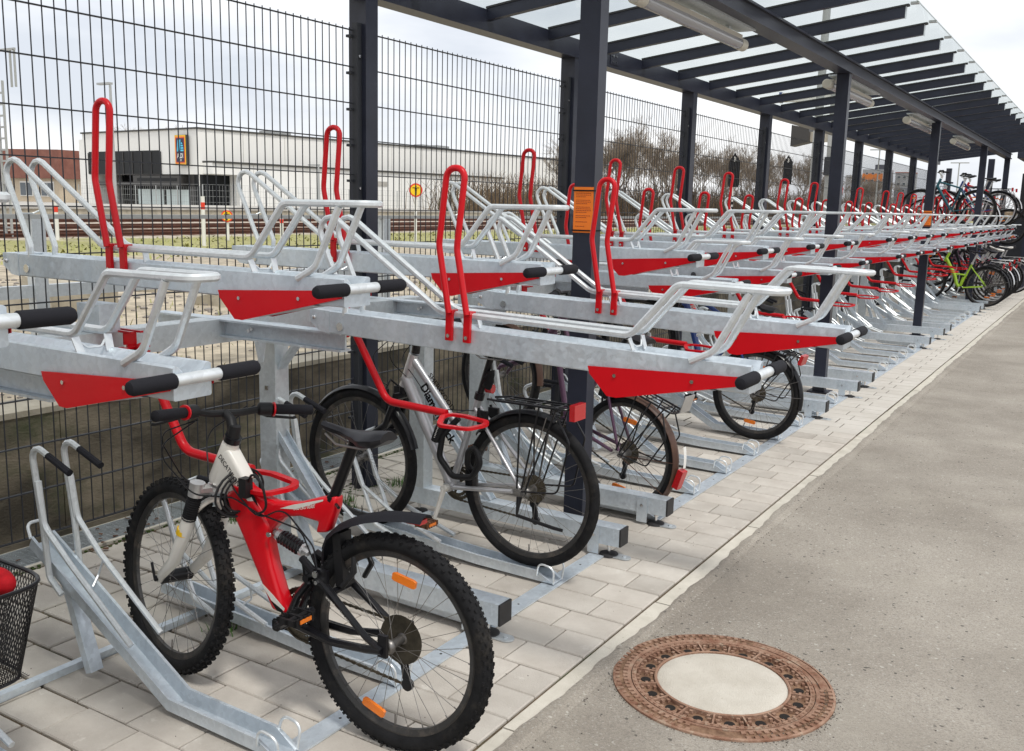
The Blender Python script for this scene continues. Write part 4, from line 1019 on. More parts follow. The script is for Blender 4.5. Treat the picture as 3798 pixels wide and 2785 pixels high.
# ---- white and red full-suspension mountain bike, front
def red_bike():
    b, W = bike_root('white and red full suspension mountain bike parked in the foreground', (2.190, 2.045, -.002), (1.262, 2.020, -.002), lean=-.01)
    R = .322; W = .915
    hb, ht = (.700, 0, .690), (.640, 0, .815)
    S = steer_mtx(hb, ht, R_(-13))
    rw = mk_wheel('rear_wheel', b, R, .052, 1, 'rim', seg=72, refl=[(100, .20), (-72, .225)], mtx=T(0, 0, R) @ Matrix.Rotation(0, 4, 'Y'), cassette=True)
    MB().lathe([(.02, -.0285), (.073, -.025), (.074, -.0235), (.02, -.0265)], seg=28, smooth=False).build('spoke_protector', mat('smoky_plastic', (.045, .038, .026), .45, var=.4, scale=30, spec=.3), rw)
    fw = mk_wheel('front_wheel', b, R, .050, 2, 'rim', seg=72, mtx=S @ T(W, 0, R))
    # frame
    MB().tube([(.706, 0, .678), (.700, 0, .690), (.642, 0, .808), (.638, 0, .818)], [.024, .029, .027, .024], 14).build('head_tube', 'white', b)
    def body(name, poly, w_, m_, bev=.012):
        o = MB().prism(poly, -w_, w_).build(name, m_, b)
        md = o.modifiers.new('bevel', 'BEVEL'); md.width = bev; md.segments = 3; md.limit_method = 'ANGLE'
        o.data.polygons.foreach_set('use_smooth', [True]*len(o.data.polygons)); return o
    body('head_section', [(.712, .700), (.655, .802), (.625, .798), (.560, .715), (.600, .668), (.655, .655), (.700, .672)], .026, 'white')
    body('down_tube', [(.645, .655), (.5755, .705), (.50, .640), (.458, .585), (.472, .530), (.455, .460), (.424, .380), (.395, .318), (.455, .318), (.505, .408), (.572, .526), (.630, .620)], .027, 'bikered', .014)
    body('top_tube', [(.578, .700), (.505, .672), (.443, .662), (.353, .676), (.275, .705), (.205, .722), (.207, .690), (.240, .606), (.285, .596), (.274, .632), (.345, .636), (.405, .622), (.470, .560), (.52, .62)], .020, 'bikered', .010)
    g_ = MB(); text_on(g_, 'DECATHLON', (.645, .0275, .762), (-.78, 0, -.80), (.80, 0, -.78)[0:1]+(0, .0) if False else (-.72, 0, .70), .026, .012, .82); 
    g_.v = []; g_.f = []; g_.s = []
    text_on(g_, 'DECATHLON', (.668, .0278, .770), (-.70, 0, -.71), (-.71, 0, .70), .024, .010, .80)
    g_.build('decathlon_lettering', 'blackink', b)
    g_ = MB(); text_on(g_, 'Rockrider', (.365, .0212, .652), (-1, 0, .28), (.28, 0, 1), .022, .008, 1.0); g_.build('model_lettering', 'white', b)
    g_ = MB().prism([(.42, .648), (.37, .668), (.25, .706), (.252, .700), (.36, .656)], .0203, .0208).prism([(.50, .405), (.452, .352), (.402, .330), (.398, .338), (.446, .372)], .0273, .0278).prism([(.604, .700), (.56, .705), (.515, .655), (.545, .650)], .0268, .0272)
    g_.build('frame_decal', 'white', b)
    g_ = MB().prism([(.545, .690), (.52, .655), (.50, .640), (.515, .668)], .0275, .0282).prism([(.455, .352), (.43, .325), (.40, .322), (.41, .334)], .0280, .0285); g_.build('frame_decal', 'blackink', b)
    # shock
    k = MB(); a = Vector((.462, 0, .562)); c = Vector((.325, 0, .520)); d = c-a
    k.tube([a, c], .009, 8); k.tube([a+d*.12, a+d*.22], .020, 12); k.tube([a+d*.80, a+d*.88], .020, 12)
    so_ = k.build('shock_absorber', 'alu', b)
    pts = []
    dn = d.normalized(); u = Vector((0, 1, 0)); v_ = dn.cross(u)
    for i in range(8*7+1):
        t = i/56; an = 2*math.pi*7*t; pts.append(a+d*(.22+.58*t)+(u*math.cos(an)+v_*math.sin(an))*.019)
    MB().tube(pts, .0052, 6).build('coil_spring', 'black', so_)
    # linkage and swingarm
    sw = MB()
    for s_ in (-1, 1):
        sw.tube([(.36, s_*.025, .300), (.200, s_*.045, .290), (.06, s_*.060, .310), (0, s_*.064, R)], [.015, .012, .012, .013], 8)
        sw.tube([(.325, s_*.030, .515), (.24, s_*.045, .470), (.17, s_*.052, .420), (.06, s_*.060, .345), (0, s_*.064, R)], [.012, .014, .012, .010, .012], 8)
        sw.tube([(.325, s_*.022, .515), (.300, s_*.030, .445), (.345, s_*.026, .395), (.385, s_*.025, .310)], [.010, .013, .012, .014], 8)
        sw.box((.235, s_*.048, .480), (.05, .012, .05)).beam((.0, s_*.060, R-.02), (.0, s_*.060, R+.045), .012, .03, (1, 0, 0))
    sw.tube([(.30, -.045, .46), (.30, .045, .46)], .012, 8).tube([(.20, -.05, .44), (.20, .05, .44)], .010, 8)
    sw.build('swingarm', 'black', b)
    g_ = MB(); text_on(g_, 'www.decathlon.com', (.205, .066, .432), (-.80, 0, -.52), (-.52, 0, .80), .0135, .004, .95); g_.build('web_address', 'white', b)
    MB().tube([(.245, .060, .492), (.245, .066, .492)], .010, 12).tube([(.238, .060, .470), (.238, .070, .470)], .006, 8).tube([(.455, .030, .563), (.455, .036, .563)], .008, 10).build('pivot_bolt', 'chrome', b)
    mk_crank(b, (.392, 0, .296), .16, 148, .085, pedal='black_plastic')
    mk_chain(b, (.392, 0, .296), (0, 0, R), .085, (-.012, 0, .175))
    # brakes at rear
    for s_ in (-1, 1): MB().tube([(.155, s_*.050, .47), (.12, s_*.040, .52), (.13, s_*.03, .56)], [.008, .009, .007], 6).build('brake_arm', 'black_plastic', b)
    # fork
    f = MB()
    for s_ in (-1, 1):
        f.tube([(.755, s_*.060, .560), (.765, s_*.060, .530), (.83, s_*.058, .40), (.905, s_*.056, .335), (W+.004, s_*.056, R-.01)], [.021, .023, .020, .016, .012], 12)
    f.tube(fillet([(.775, -.058, .545), (.73, -.035, .60), (.72, 0, .625), (.73, .035, .60), (.775, .058, .545)], .03, 3), .010, 8)
    fo = f.build('fork_legs', 'white', b); fo.matrix_local = S
    cr = MB().tube([(.708, 0, .668), (.712, 0, .655)], .026, 12).tube([(.712, -.062, .655), (.712, .062, .655)], .018, 8)
    for s_ in (-1, 1): cr.tube([(.716, s_*.060, .680), (.725, s_*.060, .635)], .024, 14)
    cr = cr.build('fork_crown', 'alu', b); cr.matrix_local = S
    bo = MB()
    for s_ in (-1, 1):
        p0, p1 = Vector((.727, s_*.060, .634)), Vector((.757, s_*.060, .552)); n = 11
        pp = []; rr = []
        for i in range(n*2+1): pp.append(p0.lerp(p1, i/(n*2))); rr.append(.0235 if i % 2 else .0195)
        bo.tube(pp, rr, 12)
    bo = bo.build('fork_boots', 'rubber', b); bo.matrix_local = S
    br = MB().tube([(.775, .061, .52), (.782, .061, .50)], .0236, 12); br = br.build('fork_band', 'yellow', b); br.matrix_local = S
    hbx = MB().tube([(W, -.052, R), (W, .052, R)], .022, 12).tube([(W, .056, R), (W, .075, R)], .010, 8).tube([(W, .075, R), (W+.02, .078, R+.05)], .005, 6)
    hbx = hbx.build('front_hub_shell', 'black', b); hbx.matrix_local = S
    MB().tube([(.636, 0, .819), (.628, 0, .836)], .027, 12).build('headset', 'black', b)
    bars = mk_bars(b, S, (.632, 0, .850), (.682, 0, .900), .262, .070, 'grip', 'black_plastic', .012, ring='bikered')
    # cables
    for pts in ([(.67, .10, .90), (.82, .13, .84), (.80, .06, .70), (.74, .01, .62), (.70, .03, .64)],
                [(.66, .12, .90), (.80, .16, .80), (.70, .10, .66), (.585, .05, .66), (.50, .03, .62), (.42, .028, .61), (.33, .028, .60), (.26, .04, .50), (.20, .05, .44)],
                [(.66, -.12, .91), (.76, -.10, .84), (.68, .00, .74), (.58, .045, .68), (.50, .030, .60), (.40, .028, .655), (.28, .03, .56), (.24, .05, .46)],
                [(.67, -.10, .91), (.84, -.08, .80), (.77, -.03, .66), (.73, 0, .62)]): cable(b, pts, .0026)
    lk = MB()
    for r, dx in ((.050, 0), (.056, .012), (.045, -.01), (.060, .004)):
        lk.tube([(.590+dx+r*.55*math.cos(t), .012+r*1.15*math.cos(t+.3), .665+r*1.2*math.sin(t)) for t in [2*math.pi*q/20 for q in range(20)]], .0036, 6, closed=True)
    lk.tube(fillet([(.545, .03, .70), (.50, .05, .755), (.46, .05, .72), (.45, .04, .64), (.50, .04, .62)], .04, 4), .0040, 6)
    lk.bx(.53, .56, .02, .05, .665, .725)
    lk.build('cable_lock', 'black_plastic', b)
    # seat post and saddle
    MB().tube([(.232, 0, .700), (.152, 0, .885)], .0165, 12).tube([(.231, 0, .702), (.225, 0, .716)], .021, 12).tube([(.245, -.012, .700), (.185, .03, .695)], .005, 6).build('seat_post', 'black', b)
    sd_ = mk_saddle(b, (.150, 0, .922), .235, .066)
    # clip-on mudguard
    mg = MB(); n = 18; vs_ = []
    path = [(.272, .505), (.265, .555), (.245, .598), (.205, .634), (.15, .664), (.09, .688), (.03, .704), (-.04, .714), (-.10, .717)]
    P = fillet([(x, 0, z) for x, z in path], .05, 2)
    for i, p in enumerate(P):
        t = i/(len(P)-1); wv = .018+.030*math.sin(min(1, t*1.6)*math.pi/2)*(1-.55*max(0, t-.6)/.4); d = (P[min(i+1, len(P)-1)]-P[max(i-1, 0)]).normalized(); nrm = Vector((-d.z, 0, d.x)) if d.x < 0 else Vector((d.z, 0, -d.x))
        if nrm.z < 0: nrm = -nrm
        for y, h in ((-wv, -.018), (-wv*.6, -.003), (0, .003), (wv*.6, -.003), (wv, -.018), (wv*.6, -.007), (0, -.001), (-wv*.6, -.007)): vs_.append(p+Vector((0, y, 0))+nrm*h)
    mn = 8; fs = [(k*mn+i, k*mn+(i+1) % mn, (k+1)*mn+(i+1) % mn, (k+1)*mn+i) for k in range(len(P)-1) for i in range(mn)]+[tuple(range(mn)), tuple(range(len(P)*mn-1, (len(P)-1)*mn-1, -1))]
    mgo = mg.add(vs_, fs, True).build('mudguard', 'grip', b)
    MB().beam((.20, 0, .615), (.185, 0, .455), .05, .03, (1, 0, 0)).build('mudguard_bracket', 'black_plastic', mgo)
    MB().bx(-.09, -.03, -.018, .018, .690, .702).build('tail_reflector', 'redlens', mgo)
    return b
red_bike()

# ---- generic city / trekking bike
def city_bike(label, A, B, fm, R=.335, steer=0, lean=0, group=None, style='diamond', rimm='rim', guards=None, rack=True, saddlem='seat', det=1, text=None, frontfork='black', basket=False, refl=True, grip='grip', tw=.038, seatz=None, crank_ang=-75, crankm='alu', lockm=None, bars=True, rear_light=True, sc=1.0, pedal='rust', battery=False, ringr=.075, rear_arc=None):
    b, W = bike_root(label, A, B, lean, group=group, R=R)
    hb = (W-.262, 0, .700 if R > .32 else .68); ht = (W-.318, 0, .850 if R > .32 else .82)
    bb = (.405, 0, .283); st_ = (.262, 0, .700); sz = seatz or .905
    S = steer_mtx(hb, ht, R_(steer)); sg = 56 if det else 36; spn = 32 if det else 24
    mk_wheel('rear_wheel', b, R, tw, False, rimm, sg, spn, [(80, R*.6), (-100, R*.62)] if refl else (), 'box', T(0, 0, R), bool(det))
    mk_wheel('front_wheel', b, R, tw, False, rimm, sg, spn, [(60, R*.6), (-120, R*.6)] if refl else (), 'oval', S @ T(W, 0, R))
    seg = [(hb, ht, .024, .023)]
    if style == 'diamond': seg += [((hb[0]-.02, 0, hb[2]+.10), (st_[0]-.01, 0, st_[2]-.02), .0165, .0155), ((hb[0]-.004, 0, hb[2]+.03), bb, .024, .022)]
    elif style == 'slope': seg += [((hb[0]-.045, 0, hb[2]+.135), (.335, 0, .505), .0185, .0165), ((hb[0]-.006, 0, hb[2]+.045), bb, .027, .024)]
    elif style == 'mixte': seg += [((hb[0]-.03, 0, hb[2]+.11), (.350, 0, .470), .0135, .0130), ((hb[0]-.004, 0, hb[2]+.035), bb, .0165, .0160)]
    else: seg += []
    seg += [(bb, (st_[0]-.004, 0, st_[2]+.01), .0175, .0165), ((bb[0], -.036, bb[2]), (bb[0], .036, bb[2]), .023, .023)]
    for s_ in (-1, 1): seg += [((bb[0]-.02, s_*.022, bb[2]), (.05, s_*.058, R+.0), .011, .009), ((st_[0]+.01, s_*.018, st_[2]-.05), (.012, s_*.060, R+.02), .0085, .0080)]
    frame_tubes(b, 'frame', fm, seg, 12 if det else 8)
    if style == 'step':
        MB().tube(fillet([(hb[0]-.01, 0, hb[2]+.06), (W-.45, 0, .47), (.46, 0, .34), bb], .12, 5), .028, 10).tube([(.40, 0, .30), (.36, 0, .46)], .026, 8).build('step_through_tube', fm, b)
        seg2 = [((.345, 0, .50), (W-.43, 0, .505), .014, .014)]
        frame_tubes(b, 'brace_tube', fm, seg2)
    f = MB()
    for s_ in (-1, 1):
        f.tube([(hb[0]+.018, s_*.045, hb[2]-.05), (hb[0]+.07, s_*.050, hb[2]-.18), (W-.03, s_*.052, R+.08), (W, s_*.054, R)], [.015, .016, .013, .009], 10)
    f.tube([(hb[0]+.012, -.050, hb[2]-.045), (hb[0]+.012, .050, hb[2]-.045)], .017, 8).tube([(hb[0]+.004, 0, hb[2]-.035), hb], .022, 10)
    fo = f.build('fork', frontfork, b); fo.matrix_local = S
    if bars:
        mk_bars(b, S, (ht[0]-.008, 0, ht[2]+.04), (ht[0]+.035, 0, ht[2]+.105), .27, .10, grip, 'black' if det else 'alu', .02)
    MB().tube([st_, (st_[0]-.055*(sz-.70)/.2, 0, sz-.035)], .0145, 10).tube([(st_[0]+.004, 0, st_[2]-.012), (st_[0]-.004, 0, st_[2]+.015)], .022, 10).build('seat_post', 'black' if det else 'alu', b)
    mk_saddle(b, (st_[0]-.055*(sz-.70)/.2-.01, 0, sz), .25, .078, saddlem)
    mk_crank(b, bb, .155, crank_ang, ringr, crankm, pedal)
    mk_chain(b, bb, (0, 0, R), ringr, (-.005, 0, R-.145))
    gm_ = guards or 'black'
    if guards != 'none':
        ra = rear_arc or ((205 if guards == 'brown' else 175), 45)
        g1 = mudguard(b, (0, 0, R), R+.012, ra[0], ra[1], .025, gm_)
        g2 = mudguard(b, (W, 0, R), R+.012, 165, 30, .025, gm_, 'front_mudguard'); g2.matrix_local = S
        stays = MB()
        for a in ((160, 195 if guards == 'brown' else 140) if not rear_arc else (105,)):
            for s_ in (-1, 1): stays.tube([(0, s_*.058, R), ((R+.008)*math.cos(R_(a)), s_*.024, R+(R+.008)*math.sin(R_(a)))], .0022, 5)
        stays.build('mudguard_stays', 'steel' if guards != 'brown' else 'brown', g1)
    if rack: rack_rear(b, R, 2*R+.045, -.20, .20, 'black' if gm_ != 'alu' else 'alu', light=rear_light)
    if det:
        MB().box((.215, .042, R*2-.04), (.05, .014, .06)).box((.215, -.042, R*2-.04), (.05, .014, .06)).tube([(.20, -.05, R*2-.09), (.235, -.045, R*2+.0)], .006, 6).tube([(.20, .05, R*2-.09), (.235, .045, R*2+.0)], .006, 6).build('rear_brake', 'black_plastic', b)
        fb = MB().box((hb[0]+.075, .045, hb[2]-.06), (.03, .02, .09)).box((hb[0]+.075, -.045, hb[2]-.06), (.03, .02, .09)).tube([(hb[0]+.07, -.05, hb[2]-.02), (hb[0]+.08, 0, hb[2]+.02), (hb[0]+.07, .05, hb[2]-.02)], .005, 6).build('front_brake', 'black_plastic', b); fb.matrix_local = S
        cable(b, [(ht[0]+.03, .10, ht[2]+.09), (ht[0]+.13, .13, ht[2]+.0), (hb[0]+.10, .06, hb[2]+.02), (hb[0]+.07, .03, hb[2])])
        cable(b, [(ht[0]+.03, -.10, ht[2]+.09), (ht[0]+.14, -.05, ht[2]-.05), (ht[0]-.0, .03, ht[2]-.07), (.48, .02, .62), (st_[0], .02, st_[2]-.06)])
        cable(b, [(ht[0]+.03, .06, ht[2]+.10), (ht[0]+.12, .05, ht[2]-.02), (ht[0]+.02, .03, ht[2]-.10)])
    if basket:
        mb = MB(); c = (W-.17, 0, .78)
        for k in range(4):
            h = k*.06; sx_, sy_ = .10+.018*k, .13+.018*k
            mb.tube([(c[0]-sx_, -sy_, c[2]+h), (c[0]+sx_, -sy_, c[2]+h), (c[0]+sx_, sy_, c[2]+h), (c[0]-sx_, sy_, c[2]+h)], .0025 if k < 3 else .005, 5, closed=True)
        for k in range(9):
            t = -1+k*.25
            for s_ in (-1, 1):
                mb.tube([(c[0]+t*.10, s_*.13, c[2]), (c[0]+t*.154, s_*.184, c[2]+.18)], .002, 4); mb.tube([(c[0]+s_*.10, t*.13, c[2]), (c[0]+s_*.154, t*.184, c[2]+.18)], .002, 4)
            mb.tube([(c[0]+t*.1, -.13, c[2]), (c[0]+t*.1, .13, c[2])], .002, 4)
        bo_ = mb.build('basket', 'black', b); bo_.matrix_local = S
    if battery: MB().beam((bb[0]+.02, 0, bb[2]-.015), (bb[0]-.03, 0, bb[2]-.05), .09, .11).build('motor', 'black_plastic', b)
    return b, W
# silver trekking bike
sb, W = city_bike('silver trekking bike with black rear rack, second bike from the camera', (1.835, 3.385, .050), (.900, 3.405, .040), 'silver', R=.330, steer=0, style='slope', guards='black', refl=False, tw=.044, rear_arc=(112, 38), crank_ang=-74, crankm='white', seatz=.915)
g_ = MB(); text_on(g_, 'Diamondback', (W-.372, .0262, .712), (-.42, 0, -.60), (-.60, 0, .42), .060, .035, .86); 
g_.build('frame_lettering', 'blackink', sb)
g_ = MB(); text_on(g_, 'SHERWOOD', (W-.41, .0180, .765), (-.51, 0, -.56), (-.56, 0, .51), .034, .014, 1.0); g_.build('model_lettering', 'blackink', sb)
for ob in sb.children:
    pass
lk = MB()
lkp = fillet([(.345, .035, .60), (.42, .05, .52), (.435, .055, .42), (.36, .06, .345), (.25, .07, .36), (.20, .075, .43), (.23, .075, .50), (.27, .07, .47), (.28, .06, .41), (.26, .03, .36)], .04, 4)
lk.tube(lkp, .0135, 10); lk.tube([(.405, .055, .60), (.43, .058, .545), (.455, .058, .49)], [.020, .023, .019], 12); lko = lk.build('combination_lock', 'black_plastic', sb)
dd = MB()
for i in range(5):
    for j in range(3): dd.box((.418+.006*i-.003*j, .080, .575-.014*i+.0*j+.008*(j-1)), (.005, .002, .0035))
dd.build('lock_digits', 'postwhite', lko)
MB().cyl((.235, -.02, .735), (.205, -.02, .735), .020, 12).build('seat_reflector', 'redlens', sb)
MB().tube([(.02, .05, .31), (.02, .068, .235), (-.16, .07, .215), (-.20, .07, .213)], [.013, .008, .0075, .007], 8).build('kickstand', 'black_plastic', sb)
MB().tube([(.225, 0, .745), (.21, 0, .77), (.215, 0, .785), (.205, 0, .80), (.21, 0, .815)], [.022, .018, .023, .018, .022], 12).build('suspension_boot', 'rubber', sb)

# purple bike, front wheel up in a raised trough
pb, W = city_bike('purple bike with rusty brown mudguards and red rear light behind the near post', (1.775, 4.455, .008), (.905, 4.60, .300), 'purple', R=.298, style='mixte', guards='brown', rack=True, rimm='rim', tw=.036, rear_light=False, frontfork='purple', crank_ang=160, crankm='black', pedal='black_plastic')
MB().bx(-.348, -.316, -.022, .022, .285, .385).build('rear_light', 'redlens', pb)
MB().bx(-.232, -.228, -.045, .045, .66, .75).build('plate_holder', 'alu', pb)
g_ = MB(); text_on(g_, 'THUNDERBIRD', (W-.30, .0172, .72), (-.40, 0, -.64), (-.64, 0, .40), .030, .012, 1.05); g_.build('frame_lettering', 'postwhite', pb)
g_ = MB().lathe([(.343, -.012), (.343, .012)], (0, 0, .328), seg=6, closed=False, a0=R_(168), a1=R_(150)); g_.build('sticker', 'postwhite', pb)
# blue bike
bb_, W = city_bike('blue bike with yellow detail and black luggage racks in a raised trough', (1.830, 6.40, .008), (.900, 6.50, .300), 'blue', R=.318, style='diamond', guards='black', tw=.048, rimm='rim', rear_light=True, crank_ang=-100, crankm='black', pedal='black_plastic')
MB().tube([(.22, .062, .36), (.06, .066, .345)], [.013, .012], 8).build('chain_stay_tip', 'yellow', bb_)
g_ = MB(); text_on(g_, 'Buddy Dog', (W-.32, .026, .70), (-.45, 0, -.60), (-.60, 0, .45), .055, .02, .9); g_.build('frame_lettering', 'postwhite', bb_)
MB().bx(-.13, .13, .07, .085, .65, .665).bx(-.13, .13, -.085, -.07, .65, .665).bx(-.13, -.115, -.085, .085, .66, .672).build('pannier_frame', 'black', bb_)
# lower bikes far down the row
low = [
    ('lime green step-through bike with a motor at the far racks', 17.95, 'lime', 'step', dict(battery=True, guards='black', refl=False, basket=False), .04),
    ('black bike right behind the lime green one', 18.42, 'black', 'diamond', dict(guards='black', rimm='rim'), .25),
    ('dark red bike with alloy rims at the far racks, lower level', 18.9, 'purple', 'mixte', dict(guards='alu', rimm='alu'), .05),
    ('black city bike with white saddle at the far racks', 19.4, 'black', 'mixte', dict(guards='black', saddlem='postwhite', rimm='alu'), .25),
    ('grey bike among the far lower racks with silver mudguards', 19.9, 'silver', 'diamond', dict(guards='alu', rimm='alu'), .02),
    ('black mountain bike with orange reflectors at the far racks', 20.4, 'black', 'diamond', dict(guards='none', rack=False, tw=.05), .22),
    ('white framed bike at the far end, lower level', 20.9, 'white', 'slope', dict(guards='black', rimm='alu'), .03),
    ('bike with white saddle cover and blue frame at the far right', 21.6, 'blue', 'mixte', dict(guards='alu', rimm='alu', saddlem='postwhite'), .0),
    ('bike leaning out over the pavement at the far right end', 22.2, 'black', 'diamond', dict(guards='black', rimm='alu', saddlem='seat'), .0),
]
for lab, y, mt, st, kw, up in low:
    x0 = 2.02 if y < 21.2 else 2.12
    city_bike(lab, (x0, y, .045), (x0-.95, y+rnd.uniform(-.05, .12), .05+up), mt, det=0, style=st, group='bicycles in the far lower racks', lean=rnd.uniform(-.05, .05), **kw)
# upper bikes at the far end, standing on the upper trays
upb = [
    ('teal bike on an upper tray at the far end', 19.0, 'teal', 'diamond', dict(guards='none', rack=False, tw=.045, refl=True), 0),
    ('red bike with black front basket on an upper tray', 19.6, 'bikered', 'slope', dict(guards='alu', rimm='alu', basket=True), 1),
    ('blue framed bike on an upper tray behind the red one', 20.2, 'blue', 'slope', dict(guards='black', rimm='alu'), 0),
    ('red bike with white mudguards on the last upper trays', 21.0, 'bikered', 'diamond', dict(guards='alu', rimm='alu', rack=True), 0),
]
for lab, y, mt, st, kw, h in upb:
    z = 1.33 if h == 0 else 1.33+LZ
    city_bike(lab, (1.62+(.22 if y > 20 else 0), y, z), (.68+(.22 if y > 20 else 0), y+.02, z), mt, det=0, style=st, group='bicycles on the upper trays', lean=rnd.uniform(-.03, .03), **kw)
city_bike('bright red bike rolled out on a pulled tray at the far right edge', (2.95, 20.4, 1.02), (2.02, 20.5, 1.02), 'bikered', det=0, style='step', guards='none', rack=True, rimm='rim')

# bicycle with a black mesh basket, cut by the left edge
def basket_bike():
    t = thing('bicycle', 'bicycle at the left edge with a black wire mesh basket and grey spiral cable lock', 'bicycle', (.9, 1.15, 0))
    t.location = (0, 0, 0)
    # mesh basket: tapered, diagonal wires
    c = Vector((BKX, BKY, BKZ)); top = .285
    def P(u, v, h):  # rounded rectangle outline, u around 0..1
        a = 2*math.pi*u; k = .70+.30*h; ex = .19*k; ey = .145*k
        ca, sa = math.cos(a), math.sin(a); n = 4.0
        r = (abs(ca)**n+abs(sa)**n)**(-1/n)
        return c+Vector((ex*ca*r, ey*sa*r, (h)*.26))
    mb = MB(); NU = 96; NH = 18
    for k in range(NU):
        for d in (1, -1):
            pts = [P((k+d*i*.5)/NU, 0, i/NH) for i in range(NH+1)]
            mb.tube(pts, .0014, 3, cap=False)
    bk = mb.build('basket', 'black', t)
    MB().tube([P(k/48, 0, 1) for k in range(48)], .0055, 8, closed=True).tube([P(k/48, 0, 0) for k in range(48)], .004, 6, closed=True).build('basket_rim', 'black', bk)
    bt = MB(); n = 30
    for k in range(n+1):
        x = -.13+.26*k/n; bt.tube([c+Vector((x, -.10, .0)), c+Vector((x, .10, .0))], .0012, 3, cap=False)
    bt.build('basket_floor', 'black', bk)
    # spiral cable
    arc = fillet([c+Vector((.05, -.02, .10)), c+Vector((.10, -.03, .27)), c+Vector((.085, .02, .37)), c+Vector((-.02, .05, .41)), c+Vector((-.14, .05, .36)), c+Vector((-.2, .02, .2))], .09, 8)
    MB().tube(arc, .0085, 10).build('cable_lock', 'cable', bk)
    tw_ = MB(); q = []
    L = 0
    for i in range(len(arc)-1):
        a, b = Vector(arc[i]), Vector(arc[i+1]); seg = int((b-a).length/.0022)+1
        for s_ in range(seg): q.append(a.lerp(b, s_/seg))
    sp_ = []
    for i, p in enumerate(q[:-1]):
        d = (q[i+1]-p).normalized(); u_ = d.cross(Vector((0, 1, .2))).normalized(); v_ = d.cross(u_); L += (q[i+1]-p).length
        sp_.append(p+(u_*math.cos(L*260)+v_*math.sin(L*260))*.0078)
    tw_.tube(sp_, .0018, 4); tw_.build('cable_strand', 'galv_dull', bk)
    # red saddle bag / tail section behind the basket
    MB().ball(c+Vector((.045, .08, .245)), .085, 16, 10, (.8, .40, .42)).build('saddle_cover', 'red_cloth', t)
    MB().ball(c+Vector((.035, .02, .275)), .020, 10, 6).tube(fillet([c+Vector((.035, .02, .28)), c+Vector((-.02, .03, .34)), c+Vector((-.10, .05, .37))], .05, 3), .005, 6).build('buckle', 'black_plastic', t)
    # frame, wheel outside the picture to the left
    mk_wheel('rear_wheel', t, .33, .042, False, 'rim', 48, 28, (), 'box', T(c.x-.55, c.y-.1, .33))
    frame_tubes(t, 'frame', 'black', [((c.x-.18, c.y, .72), (c.x-.55, c.y-.1, .33), .012, .012), ((c.x-.18, c.y, .45), (c.x-.18, c.y, .85), .018, .018), ((c.x-.18, c.y, .72), (c.x-.80, c.y-.2, .85), .018, .018)])
    return t
BKX, BKY, BKZ = 1.405, 1.25, .325
basket_bike()
# ================================================================== BEYOND THE FENCE
YZ = .56
o = MB().add([(-700, -200, YZ), (-.44, -200, YZ), (-.44, 900, YZ), (-700, 900, YZ)], [(0, 1, 2, 3)]).build('rail_yard_ground', 'yard'); struct(o)
MB  # (helpers defined above)
# galvanised hand rail behind the wall
hr = thing('guard_rail', 'galvanised post and rail barrier behind the dark wall', 'railing', (-.6, 3, YZ))
for k in range(-1, 7):
    y = 2.79+2.62*k
    MB().bx(-.03, .03, y-3-.035, y-3-.028, -.1, .875).bx(-.03, -.022, y-3-.028, y-3+.035, -.1, .875).bx(.022, .03, y-3-.028, y-3+.035, -.1, .875).build('post', 'galv_dull', hr)
MB().bx(-.020, .020, -4, 18, .50, .56).build('rail', 'galv_dull', hr)
MB().bx(-.020, .020, -4, 18, .8755, .897).build('rail', 'lampgrey', hr)
# broken concrete slabs
bm_lab = ['largest broken concrete slab lying behind the fence', 'thin broken slab beside the rubble', 'small broken slab with yellow paint', 'flat slab piece near the track']
for i, (x, y, a, sx_, sy_, sz_) in enumerate([(-3.9, 5.2, .4, .50, .35, .26), (-3.6, 4.5, -.3, .35, .3, .22), (-3.4, 6.4, .9, .35, .26, .16), (-4.9, 6.9, .2, .6, .4, .12)]):
    mb = MB(); n = 7; pts = [(sx_*math.cos(2*math.pi*k/n)*rnd.uniform(.7, 1.05), sy_*math.sin(2*math.pi*k/n)*rnd.uniform(.7, 1.05)) for k in range(n)]
    mb.prism(pts, 0, sz_, 'z'); o = mb.build('broken_slab', 'slab'); o.location = (x, y, YZ-.02); o.rotation_euler = (rnd.uniform(-.2, .35), rnd.uniform(-.3, .3), a)
    tag(o, bm_lab[i], 'slab', 'broken slabs behind the fence')
g = MB()
for i in range(1600):
    x, y = -rnd.uniform(.7, 7), rnd.uniform(1.5, 14); r = rnd.uniform(.012, .05) if x < -2 else rnd.uniform(.008, .02)
    g.ball((x, y, YZ), r, 5, 3, (1, rnd.uniform(.6, 1.3), .6))
o = g.build('stones', 'pebble'); stuff(o); tag(o, 'loose stones on the ground behind the fence', 'stones')
# grass band
g = MB()
for i in range(9000):
    x, y = rnd.uniform(-15.2, -9.4)+rnd.gauss(0, .5), rnd.uniform(6, 60); h = rnd.uniform(.02, .07)
    if math.sin(x*1.7+1)*math.sin(y*.9)+rnd.uniform(-.6, .6) < -.2: continue
    blade(g, x, y, YZ, h, rnd.uniform(0, 6.28), rnd.uniform(.03, .12), rnd.uniform(.012, .03))
for i in range(700):
    x, y = -rnd.uniform(.5, 4), rnd.uniform(1.5, 12); blade(g, x, y, YZ, rnd.uniform(.02, .08), rnd.uniform(0, 6.28), rnd.uniform(.02, .06), rnd.uniform(.003, .008))
o = g.build('grass', 'grass'); stuff(o); tag(o, 'yellowish green grass strip before the railway tracks', 'grass')
